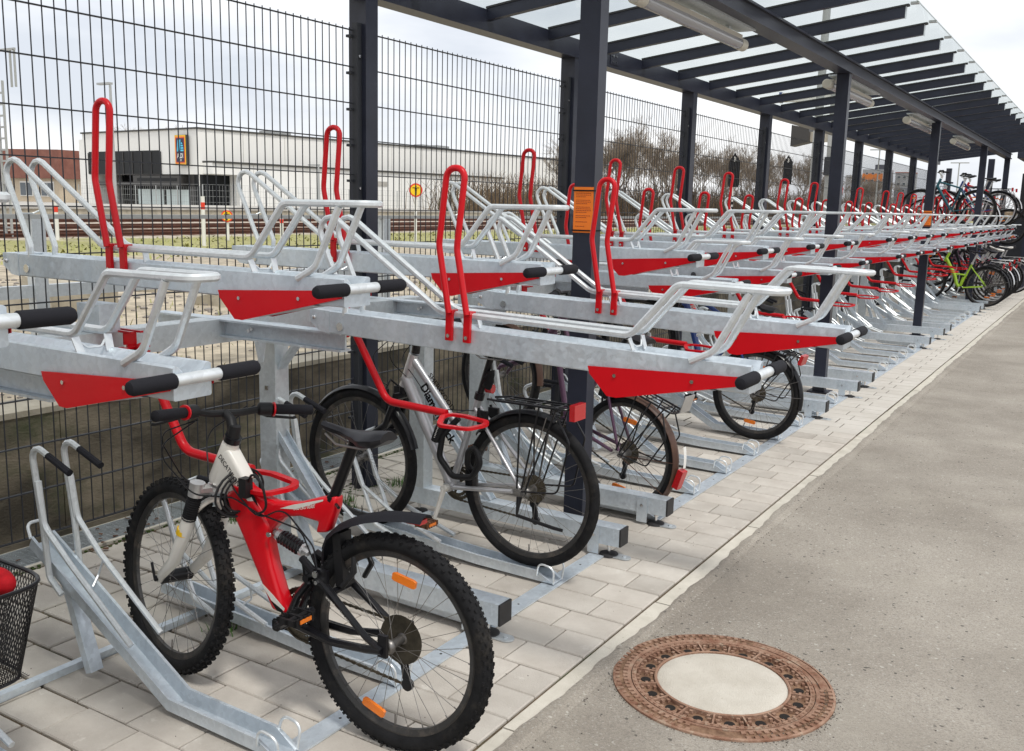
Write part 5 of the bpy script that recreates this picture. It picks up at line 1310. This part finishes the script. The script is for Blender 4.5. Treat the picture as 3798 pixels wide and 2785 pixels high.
# tracks
def track(x, lab, z=YZ):
    t = thing('railway_track', lab, 'railway track', (x, 40, z-.17), 0, 'railway tracks')
    MB().prism([(-1.6, 0), (-1.25, .16), (1.25, .16), (1.6, 0)], -60, 200).build('ballast_bed', 'ballast', t)
    for s_ in (-.72, .72):
        MB().bx(s_-.07, s_+.07, -60, 200, .17, .19).bx(s_-.012, s_+.012, -60, 200, .19, .235).bx(s_-.036, s_+.036, -60, 200, .2355, .265).build('rail', 'railrust', t)
    mb = MB()
    for k in range(330): mb.bx(-1.2, 1.2, -60+k*.62, -60+k*.62+.24, .10, .175)
    stuff(mb.build('sleepers', 'sleeper', t))
track(-17.7, 'nearest rusty railway track beyond the grass strip')
track(-22.2, 'middle railway track between the nearest one and the platform')
track(-28.2, 'farthest railway track running along the platform')
pl = thing('platform', 'low concrete platform edge between the tracks and the shop', 'platform', (-34, 40, YZ))
MB().bx(-1.2, .2, -80, 260, 0, .34).build('edge_wall', 'slab', pl); MB().bx(-14, .25, -80, 260, .3405, .42).build('platform_slab', 'platform', pl)
o = MB().bx(-200, -34.2-14, -80, 300, YZ-.2, YZ+.06).build('car_park', 'platform'); struct(o)

# shop building
C0 = Vector((-54.4, 49.9)); C1 = Vector((-49.3, 97.0)); dS = (C1-C0).normalized(); dF = Vector((-dS.y, dS.x))   # dF points away from the tracks along the front
FL = Vector((-70.3, 51.5)); dF = (FL-C0).normalized(); LF = (FL-C0).length; LS = (C1-C0).length
shop = thing('supermarket', 'white supermarket building with dark glass front and blue logo sign', 'building', (C0.x, C0.y, YZ))
def W2(u, v, off=0.0, face='F'):   # point on a facade: u metres from the corner, v height; off outwards
    if face == 'F': p = C0+dF*u; nrm = Vector((dF.y, -dF.x)); nrm = nrm if nrm.y < 0 else -nrm
    else: p = C0+dS*u; nrm = Vector((dS.y, -dS.x)); nrm = nrm if nrm.x > 0 else -nrm
    return Vector((p.x+nrm.x*off-C0.x, p.y+nrm.y*off-C0.y, v-YZ))
def fbox(u0, u1, v0, v1, o0, o1, face, name, m_, parent=shop):
    P = [W2(u, v, o_, face) for o_ in (o0, o1) for v in (v0, v1) for u in (u0, u1)]
    return MB().add(P, [(0, 2, 3, 1), (4, 5, 7, 6), (0, 1, 5, 4), (2, 6, 7, 3), (0, 4, 6, 2), (1, 3, 7, 5)]).build(name, m_, parent)
H = 6.42
# body: corner lobby recess under the upper wall
zg = YZ
p0, p1, p2, p3 = C0, C0+dF*LF, C0+dF*LF+dS*LS, C0+dS*LS
def slabq(pts, z0, z1, name, m_):
    v = [(p.x-C0.x, p.y-C0.y, z0-YZ) for p in pts]+[(p.x-C0.x, p.y-C0.y, z1-YZ) for p in pts]
    return MB().add(v, [(0, 1, 2, 3), (7, 6, 5, 4)]+[(i, (i+1) % 4, (i+1) % 4+4, i+4) for i in range(4)]).build(name, m_, shop)
inn = 2.2
q0 = C0+dF*0.0+dS*3.2
slabq([C0+dS*3.2, C0+dF*LF+dS*3.2, p2, p3], zg, 3.15, 'ground_floor', 'render')
slabq([p0, p1, p2, p3], 3.15, H, 'upper_wall', 'render')
slabq([p0-dF*.1-dS*.1, p1+dF*.1-dS*.1, p2+dF*.1+dS*.1, p3-dF*.1+dS*.1], H, H+.12, 'roof_edge', 'roofedge')
fbox(LF-.6, LF-1.6+.0, zg, 3.15, -3.2, 0, 'F', 'front_pier', 'render')
fbox(LF-1.2, LF+.6, zg, H-.45, -3, -.01, 'F', 'side_wing', 'render')
# large dark glazing, recessed behind frames
fbox(4.9, LF-.95, 3.16, 4.95, .001, .03, 'F', 'upper_window', 'darkglass')
for k in range(9): fbox(4.65+k*1.3, 4.65+k*1.3+.07, 3.16, 4.86, .031, .08, 'F', 'window_frame', 'darkframe')
fbox(4.6, LF-1.1, 3.12, 3.17, .031, .1, 'F', 'window_frame', 'darkframe')
fbox(.0, LF-1.6, zg, 3.14, -2.6, -2.5, 'F', 'lobby_window', 'darkglass')
for k in range(14): fbox(.3+k*1.05, .3+k*1.05+.08, zg, 3.14, -2.49, -2.43, 'F', 'window_frame', 'darkframe')
fbox(1.8, 8.2, 2.25, 3.05, -.6, .3, 'F', 'entrance_canopy', 'darkframe')
fbox(2.3, 7.6, 2.62, 2.86, .301, .32, 'F', 'canopy_opening', 'darkglass')
fbox(8.2, 14.3, 2.3, 2.55, -2.0, -.2, 'F', 'sun_shade', 'darkframe')
for u in (12.6, 10.4, 13.6): fbox(u, u+.35, zg+.1, 4.5, .04 if 0 else -2.8, -2.7, 'F', 'poster', 'lime' if 0 else 'frosted')
fbox(.02, .12, zg, 3.14, -.1, .0, 'F', 'corner_post', 'postwhite')
for u0, u1 in ((1.75, 3.1), (3.25, 4.65), (5.05, 6.6), (6.8, 8.5)): fbox(u0, u1, .85, 2.02, -.35, -.30, 'F', 'frosted_panel', 'frosted')
fbox(1.0, 1.7, zg, 3.14, -.9, -.3, 'F', 'grey_column', 'darkframe')
# right of the corner, on the long side: dark opening, projecting lower volume with ledge line
fbox(.3, 2.7, zg+.1, 3.14, -1.5, .02, 'S', 'side_opening', 'darkglass')
fbox(2.7, 34.5, zg, 4.0, .001, 1.2, 'S', 'delivery_wing', 'render')
fbox(.35, 34.6, 4.001, 4.14, .001, 1.35, 'S', 'wing_roof_edge', 'roofedge')
fbox(.35, 2.7, 3.2, 4.0, .001, 1.2, 'S', 'wing_end', 'render')
for k in range(1, 12): fbox(k*4.0, k*4.0+.03, 4.2, H-.1, .0005, .012, 'S', 'panel_joint', 'platform')
for k in range(1, 9): fbox(k*4.0, k*4.0+.03, zg, 3.98, 1.2005, 1.212, 'S', 'panel_joint', 'platform')
for u, v in ((15.4, 2.6), (21.5, 2.3)): fbox(u, u+.35, v, v+.28, 1.21, 1.32, 'S', 'wall_lamp', 'darkframe')
fbox(17.0, 18.2, 2.8, 3.2, 1.21, 1.25, 'S', 'wall_notice', 'platform')
for u in (32.0, 40.5):
    fbox(u, u+2.4, zg, 2.3, 1.215 if u < 34 else .015, 1.26 if u < 34 else .06, 'S', 'service_door', 'aptwhite')
for u in (30, 34.8): fbox(u+2, u+3.3, 1.5, 2.6, 1.26, 1.6, 'S', 'vent_hood', 'darkframe')
# roof plant
for u, w_ in ((9.5, .9), (27, .5), (29, 1.0)): 
    a = C0+dS*u+dF*3
    mb = MB().bx(a.x-C0.x-w_, a.x-C0.x+w_, a.y-C0.y-w_, a.y-C0.y+w_, H+.1-YZ, H+.55-YZ); mb.build('roof_vent', 'lampgrey', shop)
# logo sign on the front corner
sg = thing('shop_sign', 'illuminated blue and orange supermarket logo sign at the building corner', 'sign', tuple(Vector((C0.x, C0.y, YZ))+W2(1.65, 4.9, .35)))
ux = Vector((-dF.x, -dF.y, 0)); uz = Vector((0, 0, 1)); un_ = Vector((W2(0, 0, 1)-W2(0, 0, 0)).to_tuple()[:2]+(0,))
def sgb(poly, d0, d1, name, m_):
    mb = MB(); n = len(poly); vs_ = [ux*x+uz*z+un_*d for d in (d0, d1) for x, z in poly]
    mb.add(vs_, [tuple(range(n)), tuple(range(2*n-1, n-1, -1))]+[(i, (i+1) % n, (i+1) % n+n, i+n) for i in range(n)]); return mb.build(name, m_, sg)
def rect(x0, x1, z0, z1): return [(x0, z0), (x1, z0), (x1, z1), (x0, z1)]
sw_, shh = .92, 1.26; sg.scale = (.74, .74, .87)
sgb(rect(-sw_, sw_, -shh, shh), -.35, .0, 'casing', 'darkframe')
sgb(rect(-sw_+.02, sw_-.02, -shh+.02, shh-.02), .001, .03, 'yellow_border', 'aldi_yellow')
sgb(rect(-sw_+.10, sw_-.10, -shh+.12, shh-.12), .031, .04, 'orange_border', 'aldi_orange')
sgb(rect(-sw_+.20, sw_-.18, -shh+.22, shh-.22), .041, .05, 'red_border', 'aldi_red')
sgb(rect(-sw_+.28, sw_-.24, -shh+.28, shh-.28), .051, .06, 'navy_panel', 'aldi_navy')
for k in range(4):
    x = -.42+k*.125; sgb([(x-.10, -.12), (x-.02, -.12), (x+.20, .86), (x+.10, .86)], .061, .075, 'logo_stripe', 'aldi_cyan')
for k in range(4):
    z = -.10+k*.20; sgb([(.10+.03*k, z), (.62-.02*k*k, z), (.60-.03*k*k, z+.13), (.12+.03*k, z+.13)], .061, .075, 'logo_stripe', 'aldi_cyan')
mb = MB(); text_on(mb, 'ALDI', un_*.065+uz*-.66, ux, uz, .56, .03, .85, True); text_on(mb, 'SÜD', un_*.065+uz*-.93, ux, uz, .26, .02, 1, True); mb.build('sign_lettering', 'postwhite', sg)

# low brick building and trees at the far left
bb2 = thing('brick_building', 'low brick building with brown roof at the far left', 'building', (-92, 60, YZ))
MB().bx(-14, 5.5, 0, 10, 0, 2.4).build('wall', 'beige', bb2)
MB().prism([(-14.5, 2.4), (6.0, 2.4), (6.0, 5.2), (-14.5, 5.55)], -.4, 10.4).build('roof', 'brick', bb2)
for k in range(5):
    f_ = MB().bx(-12+k*3.6, -9.8+k*3.6, -.05, -.01, .6, 2.1).build('window', 'postwhite', bb2)
    for j in range(2): MB().bx(-11.9+k*3.6+j*1.05, -11.0+k*3.6+j*1.05, -.09, -.051, .7, 1.95).build('pane', 'aptwin', f_)
# low fences in front of the shop
def site_fence(x0, y0, x1, y1, lab, h=1.9, n=12):
    t = thing('site_fence', lab, 'fence', (x0, y0, YZ), math.atan2(y1-y0, x1-x0)); L = math.hypot(x1-x0, y1-y0); mb = MB()
    for k in range(n+1): MB().cyl((L*k/n, 0, 0), (L*k/n, 0, h), .04, 6).build('post', 'lampgrey', t)
    for k in range(n):
        mb = MB()
        for q in range(5): mb.bx(L*k/n, L*(k+1)/n, -.006, .006, .2+q*.4, .214+q*.4)
        for q in range(10): mb.bx(L*(k+q/10)/n, L*(k+q/10)/n+.010, -.005, .005, .1, h-.05)
        mb.build('mesh_panel', 'lampgrey', t)
site_fence(-49.5, 46, -47.0, 70, 'grey wire mesh fence in front of the white shop side', 1.8, 9)
site_fence(-66, 48, -50.5, 46.6, 'wire mesh fence in front of the shop entrance', 1.7, 6)

def gpt(px, py, z):   # ground point under an image position of the photograph
    d = AX[2]+AX[0]*((px-1899)/F_PX)-AX[1]*((py-1392.5)/F_PX); return CAM+d*((z-CAM.z)/d.z)
# round warning signs and marker posts
def round_sign(x, y, zc_, r, lab, post_h):
    t = thing('warning_sign', lab, 'sign', (x, y, YZ), math.atan2(-(CAM.x-x), (CAM.y-y))*0+R_(38), 'round red and yellow warning signs')
    MB().cyl((0, 0, 0), (0, 0, post_h), .035, 8).build('post', 'postwhite', t)
    z = zc_-YZ
    MB().lathe([(.0, -.05), (r, -.05), (r, -.06), (0, -.06)], (0, 0, z), seg=28, closed=False, smooth=False).build('red_disc', 'signred', t)
    MB().lathe([(.0, -.061), (r*.78, -.061), (r*.78, -.066), (0, -.066)], (0, 0, z), seg=28, closed=False, smooth=False).build('yellow_disc', 'signyellow', t)
    s_ = r/.3
    fg = MB().lathe([(0, -.067), (.035*s_, -.067), (.035*s_, -.072), (0, -.072)], (0, 0, z+.17*s_), seg=10, closed=False, smooth=False)
    fg.bx(-.15*s_, .15*s_, -.072, -.067, z+.085*s_, z+.115*s_).bx(-.042*s_, .042*s_, -.072, -.0671, z-.03*s_, z+.10*s_).bx(-.035*s_, -.006*s_, -.072, -.0671, z-.21*s_, z-.02*s_).bx(.006*s_, .035*s_, -.072, -.0671, z-.21*s_, z-.02*s_)
    fg.build('pictogram', 'blackink', t)
p = gpt(1541, 900, YZ); round_sign(p.x, p.y, 1.56+.27, .165, 'round red and yellow sign with a black figure on a white post', 1.45)
p = gpt(893, 905, YZ); round_sign(p.x-1.5, p.y+1, 1.12, .135, 'low round red and yellow sign partly behind the racks', .8)
for i, (px, py, h, lab) in enumerate([(757, 912, 1.0, 'red and white marker post in the grass, left of the low sign'), (1046, 905, .62, 'short white marker post behind the second tray'), (214, 890, .8, 'red and white marker post at the far left')]):
    p = gpt(px, py, YZ); t = thing('marker_post', lab, 'post', p, 0, 'marker posts by the track')
    MB().cyl((0, 0, 0), (0, 0, h), .04, 10).build('post', 'postwhite', t); MB().cyl((0, 0, h*.74), (0, 0, h*.88), .0415, 10).build('red_band', 'signred', t)
# lattice mast at the left edge, street lamps
t = thing('lattice_mast', 'grey lattice mast with rungs at the left edge', 'mast', (-17.2, 12.6, YZ)); mb = MB()
for s_ in (0, .22):
    MB().bx(s_-.02, s_+.02, -.02, .02, 0, 3.35).build('leg', 'lampgrey', t)
for k in range(13): mb.bx(.0, .22, -.015, .015, .2+k*.24, .24+k*.24)
mb.build('rungs', 'lampgrey', t)
MB().bx(-.3, .75, -.02, .02, 3.95, 4.0).bx(.55, .58, -.02, .02, 3.2, 3.95).bx(.70, .73, -.02, .02, 3.2, 3.97).bx(0, .04, -.02, .02, 3.35, 4.2).build('top_frame', 'lampgrey', t)
def street_lamp(x, y, h, lab, double=False, z0=YZ):
    t = thing('street_lamp', lab, 'street lamp', (x, y, z0), 0, 'street lamps in the distance')
    MB().tube([(0, 0, 0), (0, 0, h)], [.10, .06], 10).build('pole', 'lampgrey', t)
    hd = MB().bx(-.9, .05, -.12, .12, h, h+.10)
    if double: hd.bx(.06, 1.0, -.12, .12, h, h+.10)
    hd.build('lamp_head', 'lampgrey', t)
street_lamp(-39.5, 31.8, 6.35, 'tall street lamp in front of the shop')
street_lamp(-16.7, 100, 6.9, 'double street lamp before the orange apartment block', True)
street_lamp(-12.2, 120, 6.6, 'far street lamp right of the orange apartment block', True)
p = gpt(1111, 800, YZ); street_lamp(-44.5, 52.0, 3.3, 'short grey lamp post before the white shop wall')

# apartment blocks
ap = thing('apartment_block', 'white apartment block with a large orange field and roof plant room', 'building', (-27.5, 150, YZ))
MB().bx(-1.6, 1.35, 0, 3, -3, 7.15).build('wall', 'aptwhite', ap)
MB().bx(1.36, 2.1, .3, 3, -3, 7.15).build('side_wall', 'aptwhite', ap)
MB().bx(-1.6, 1.22, -.03, -.002, 5.45, 6.55).build('orange_field', 'aptorange', ap)
MB().bx(.0, 1.75, .5, 2.4, 7.16, 7.85).build('plant_room', 'aptroof', ap)
for j in range(6):
    for k in range(3):
        x = -1.15+k*.85; z = 6.72-j*1.02
        if -2.5 < z: 
            f_ = MB().bx(x, x+.36, -.05, -.031, z-.3, z+.02).build('window', 'postwhite', ap); MB().bx(x+.03, x+.33, -.06, -.051, z-.27, z-.01).build('pane', 'aptwin', f_)
    z = 6.75-j*.95
    MB().bx(1.42, 2.3, .0, .29, z-.85, z-.45).build('balcony', 'aptwhite', ap); MB().bx(1.45, 2.08, .28, .299, z-.42, z-.02).build('balcony_door', 'aptwin', ap)
a2 = thing('apartment_block', 'grey and white apartment block right of the orange one', 'building', (-23.6, 152, YZ))
MB().bx(-1.3, 1.2, 0, 3, -3, 6.75).build('wall', 'aptwhite', a2); MB().bx(-1.3, 1.2, -.03, -.002, -3, 4.6).build('grey_field', 'aptgrey', a2); MB().bx(-1.35, 1.25, -.05, 3, 6.751, 6.85).build('roof_edge', 'rooftile', a2)
for j in range(6):
    for k in range(3):
        x = -1.0+k*.78; z = 6.3-j*.95
        f_ = MB().bx(x, x+.42, -.06, -.031, z-.34, z).build('window', 'postwhite', a2); MB().bx(x+.03, x+.39, -.07, -.061, z-.31, z-.03).build('pane', 'aptwin', f_)
a3 = thing('apartment_block', 'pale distant block left of the orange apartment block', 'building', (-33, 175, YZ))
MB().bx(-4.2, 2.6, 0, 3, -3, 7.2).build('wall', 'aptwhite', a3)
# red tiled house behind the shop
rh = thing('tiled_house', 'house with a steep red tiled roof behind the end of the shop', 'house', (-80, 150, YZ))
MB().bx(-5, 5.5, 0, 8, 0, 3.2).build('wall', 'beige', rh)
MB().prism([(-5.6, 3.1), (6.0, 3.1), (3.2, 7.4), (-.5, 7.6), (-3.6, 6.0)], -.5, 8.5).build('roof', 'rooftile', rh)
MB().bx(-.9, 1.3, 2, 3.2, 7.3, 8.3).build('chimney', 'brick', rh)
mb = MB()

# bare trees
def tree_mesh(seed, H_, spread, depth=6, thick=.11):
    r = random.Random(seed); mb = MB(); tr = MB()
    def br(p, d, L, rad, lv):
        n = 3 if lv < 3 else 2; q = p; dd = d; pts = [p]
        for i in range(n):
            dd = (dd+Vector((r.gauss(0, .13), r.gauss(0, .13), r.gauss(.04, .07)))).normalized(); q = q+dd*L/n; pts.append(q)
        (tr if lv < 2 else mb).tube(pts, [rad*(1-.45*i/n) for i in range(n+1)], 5 if lv < 2 else 3, cap=False)
        if lv >= depth: return
        k = r.choice([2, 3, 3]) if lv < 4 else r.choice([2, 3])
        for i in range(k):
            a = r.uniform(0, 6.28); t = r.uniform(.3, .95) if i else 1.0; sp_ = spread*r.uniform(.5, 1.2)
            s1 = d.orthogonal().normalized(); s2 = d.cross(s1)
            nd = (dd+(s1*math.cos(a)+s2*math.sin(a))*sp_+Vector((0, 0, .12))).normalized()
            br(pts[0].lerp(pts[-1], t), nd, L*r.uniform(.62, .86), max(rad*.56, .0068), lv+1)
    nst = r.choice([4, 5, 6])
    for i in range(nst): br(Vector((r.gauss(0, .7), r.gauss(0, .7), 0)), Vector((r.gauss(0, .20), r.gauss(0, .20), 1)).normalized(), H_*.22, thick, 0)
    return tr.mesh('trunk', M['bark']), mb.mesh('crown', M['twig'])
TM = [tree_mesh(s, 9.0, .42, 8, .075) for s in (3, 8, 21)]
tree_lab = ['bare tree just right of the near roof post, behind the fence', 'bare many stemmed tree behind the nearest bare one', 'tall bare tree in the middle of the thicket', 'bare tree left of the second black signal', 'bushy bare tree between the two black signals', 'bare tree right of the second black signal', 'bare tree behind the loudspeaker mast', 'low bare tree at the right end of the thicket', 'bare tree behind the rear thicket, centre', 'bare tree behind the rear thicket, right', 'small bare tree above the shop roof on the left', 'slender bare tree behind the brick building', 'bare tree standing over the shop front roof', 'bare tree by the distant apartment block', 'bare shrub tree beside the red tiled house', 'bare tree at the left of the thicket, farther back']
spots = [(-33, 74, 1.0), (-31, 76, 1.05), (-30.5, 81, 1.1), (-29, 86, 1.1), (-28, 92, 1.1), (-27, 98, 1.0), (-26, 106, 1.0), (-24, 112, .85), (-36, 96, 1.1), (-33, 108, 1.05), (-94, 76, 1.15), (-104, 78, 1.1), (-88, 74, 1.25), (-22, 128, .8), (-62, 118, .7), (-40, 82, 1.05)]
for i, (x, y, s_) in enumerate(spots):
    t = thing('bare_tree', tree_lab[i], 'tree', (x, y, YZ), rnd.uniform(0, 6.28), 'bare trees beyond the railway'); t.scale = (s_*1.1, s_*1.1, s_*rnd.uniform(.92, 1.08))
    for me, nm in zip(TM[i % 3], ('trunk', 'crown')):
        ob = bpy.data.objects.new(nm, me); COL.objects.link(ob); ob.parent = t
# low scrub below the trees and far wooded strip
mb = MB()
for i in range(9000):
    y = rnd.uniform(58, 150); x = -37+(y-58)*.115+rnd.gauss(0, 1.8); h = rnd.uniform(.6, 3.4)
    a = rnd.uniform(0, 6.28); mb.tube([(x, y, YZ), (x+rnd.gauss(0, .3), y+rnd.gauss(0, .3), YZ+h*.6), (x+rnd.gauss(0, .5), y+rnd.gauss(0, .5), YZ+h)], [.03, .02, .008], 3, cap=False)
o = mb.build('scrub', 'scrub'); stuff(o); tag(o, 'dense dry brown scrub under the bare trees', 'scrub')
mb = MB(); n = 90; vs_ = []
for i in range(n+1):
    y = 110+i*3.2; x = -60+i*.72; h = 1.6+.5*math.sin(i*.9)+.5*math.sin(i*.37+1)+rnd.uniform(-.5, .9); vs_ += [(x, y, YZ-1), (x, y, YZ+h), (x-6, y+2, YZ+h*.9), (x-6, y+2, YZ-1)]
mb.add(vs_, [(i*4+k, i*4+k+1, i*4+k+5, i*4+k+4) for i in range(n) for k in range(3)])
o = mb.build('far_hedge', 'scrub'); stuff(o); tag(o, 'far brown wooded strip on the horizon', 'wood')

# signals hanging behind the fence: black panels with the number 3
def signal(x, y, lab, z_top):
    t = thing('railway_signal', lab, 'signal', (x, y, YZ), R_(15), 'black railway signals'); z = z_top-YZ
    MB().cyl((0, 0, 0), (0, 0, z), .06, 8).build('post', 'postwhite', t)
    MB().prism([(-.33, z-2.3), (.33, z-2.3), (.36, z-2.1), (.36, z-.55), (.0, z), (-.36, z-.55), (-.36, z-2.1)], -.12, -.05).build('board', 'blackink', t)
    MB().prism([(-.24, z-.60), (.24, z-.60), (0, z-.14)], -.135, -.121).build('top_board', 'blackink', t)
    tx = MB(); text_on(tx, '3', (-.1, -.137, z-.56), (1, 0, 0), (0, 0, 1), .42, .02); tx.build('number', 'postwhite', t)
    for k in range(3): MB().cyl((0, -.15, z-1.0-k*.45), (0, -.121, z-1.0-k*.45), .12, 12).build('lens', 'hole', t)
    mb = MB(); [mb.cyl((0, 0, .6+k*.35), (0, 0, .8+k*.35), .065, 8) for k in range(4)]; mb.build('post_bands', 'blackink', t)
p = Vector((-20, 68.8)); signal(-19.2, 66, 'black signal board with number 3, left one', 5.35)
signal(-19.6, 80, 'black signal board with number 3, right one', 5.95)
# station mast with blue edged sign, loudspeaker
t = thing('platform_mast', 'grey mast with a blue edged sign box and dark loudspeaker', 'mast', (-2.6, 25.6, YZ))
MB().bx(-.10, .10, -.10, .10, 0, 4.0).build('post', 'lampgrey', t)
MB().bx(-1.35, .10, -.08, .08, 3.74, 3.96).build('sign_box', 'postwhite', t); MB().bx(-1.42, -1.352, -.085, .085, 3.72, 3.98).build('blue_edge', 'blue', t)
MB().prism([(-1.0, 2.62), (-.55, 2.72), (-.55, 3.05), (-1.0, 3.15)], -.22, .22).build('loudspeaker', 'darkframe', t); MB().bx(-.55, -.1, -.06, .06, 2.72, 2.98).build('bracket', 'lampbody', t)
MB().bx(-.13, .13, -.14, -.101, 1.9, 2.35).build('control_box', 'darkpanel', t)
# metal noise mast standing behind the roof
street_lamp(-1.9, 21.5, 9.5, 'tall grey mast rising behind the glass roof', False)

# second shelter at the far end with dark side panels
s2 = thing('bike_shelter', 'second dark shelter with panelled side wall at the far end of the row', 'shelter', (2.0, 24, 0))
for x, y in ((1.3, 23.6), (2.1, 23.9), (2.75, 24.2), (3.6, 23.9), (2.9, 26.5)): MB().bx(x-2.0-.06, x-2.0+.06, y-24-.06, y-24+.06, 0, 2.75).build('post', 'anthra', s2)
MB().bx(-.2, 3.6, -.6, 6, 2.76, 2.95).build('roof', 'anthra', s2)
MB().bx(-.9, 1.2, .5, .55, .3, 1.5).build('side_panel', 'darkpanel', s2); MB().bx(-.4, 2.5, 3.6, 3.7, .1, 2.6).build('side_panel', 'darkpanel', s2)
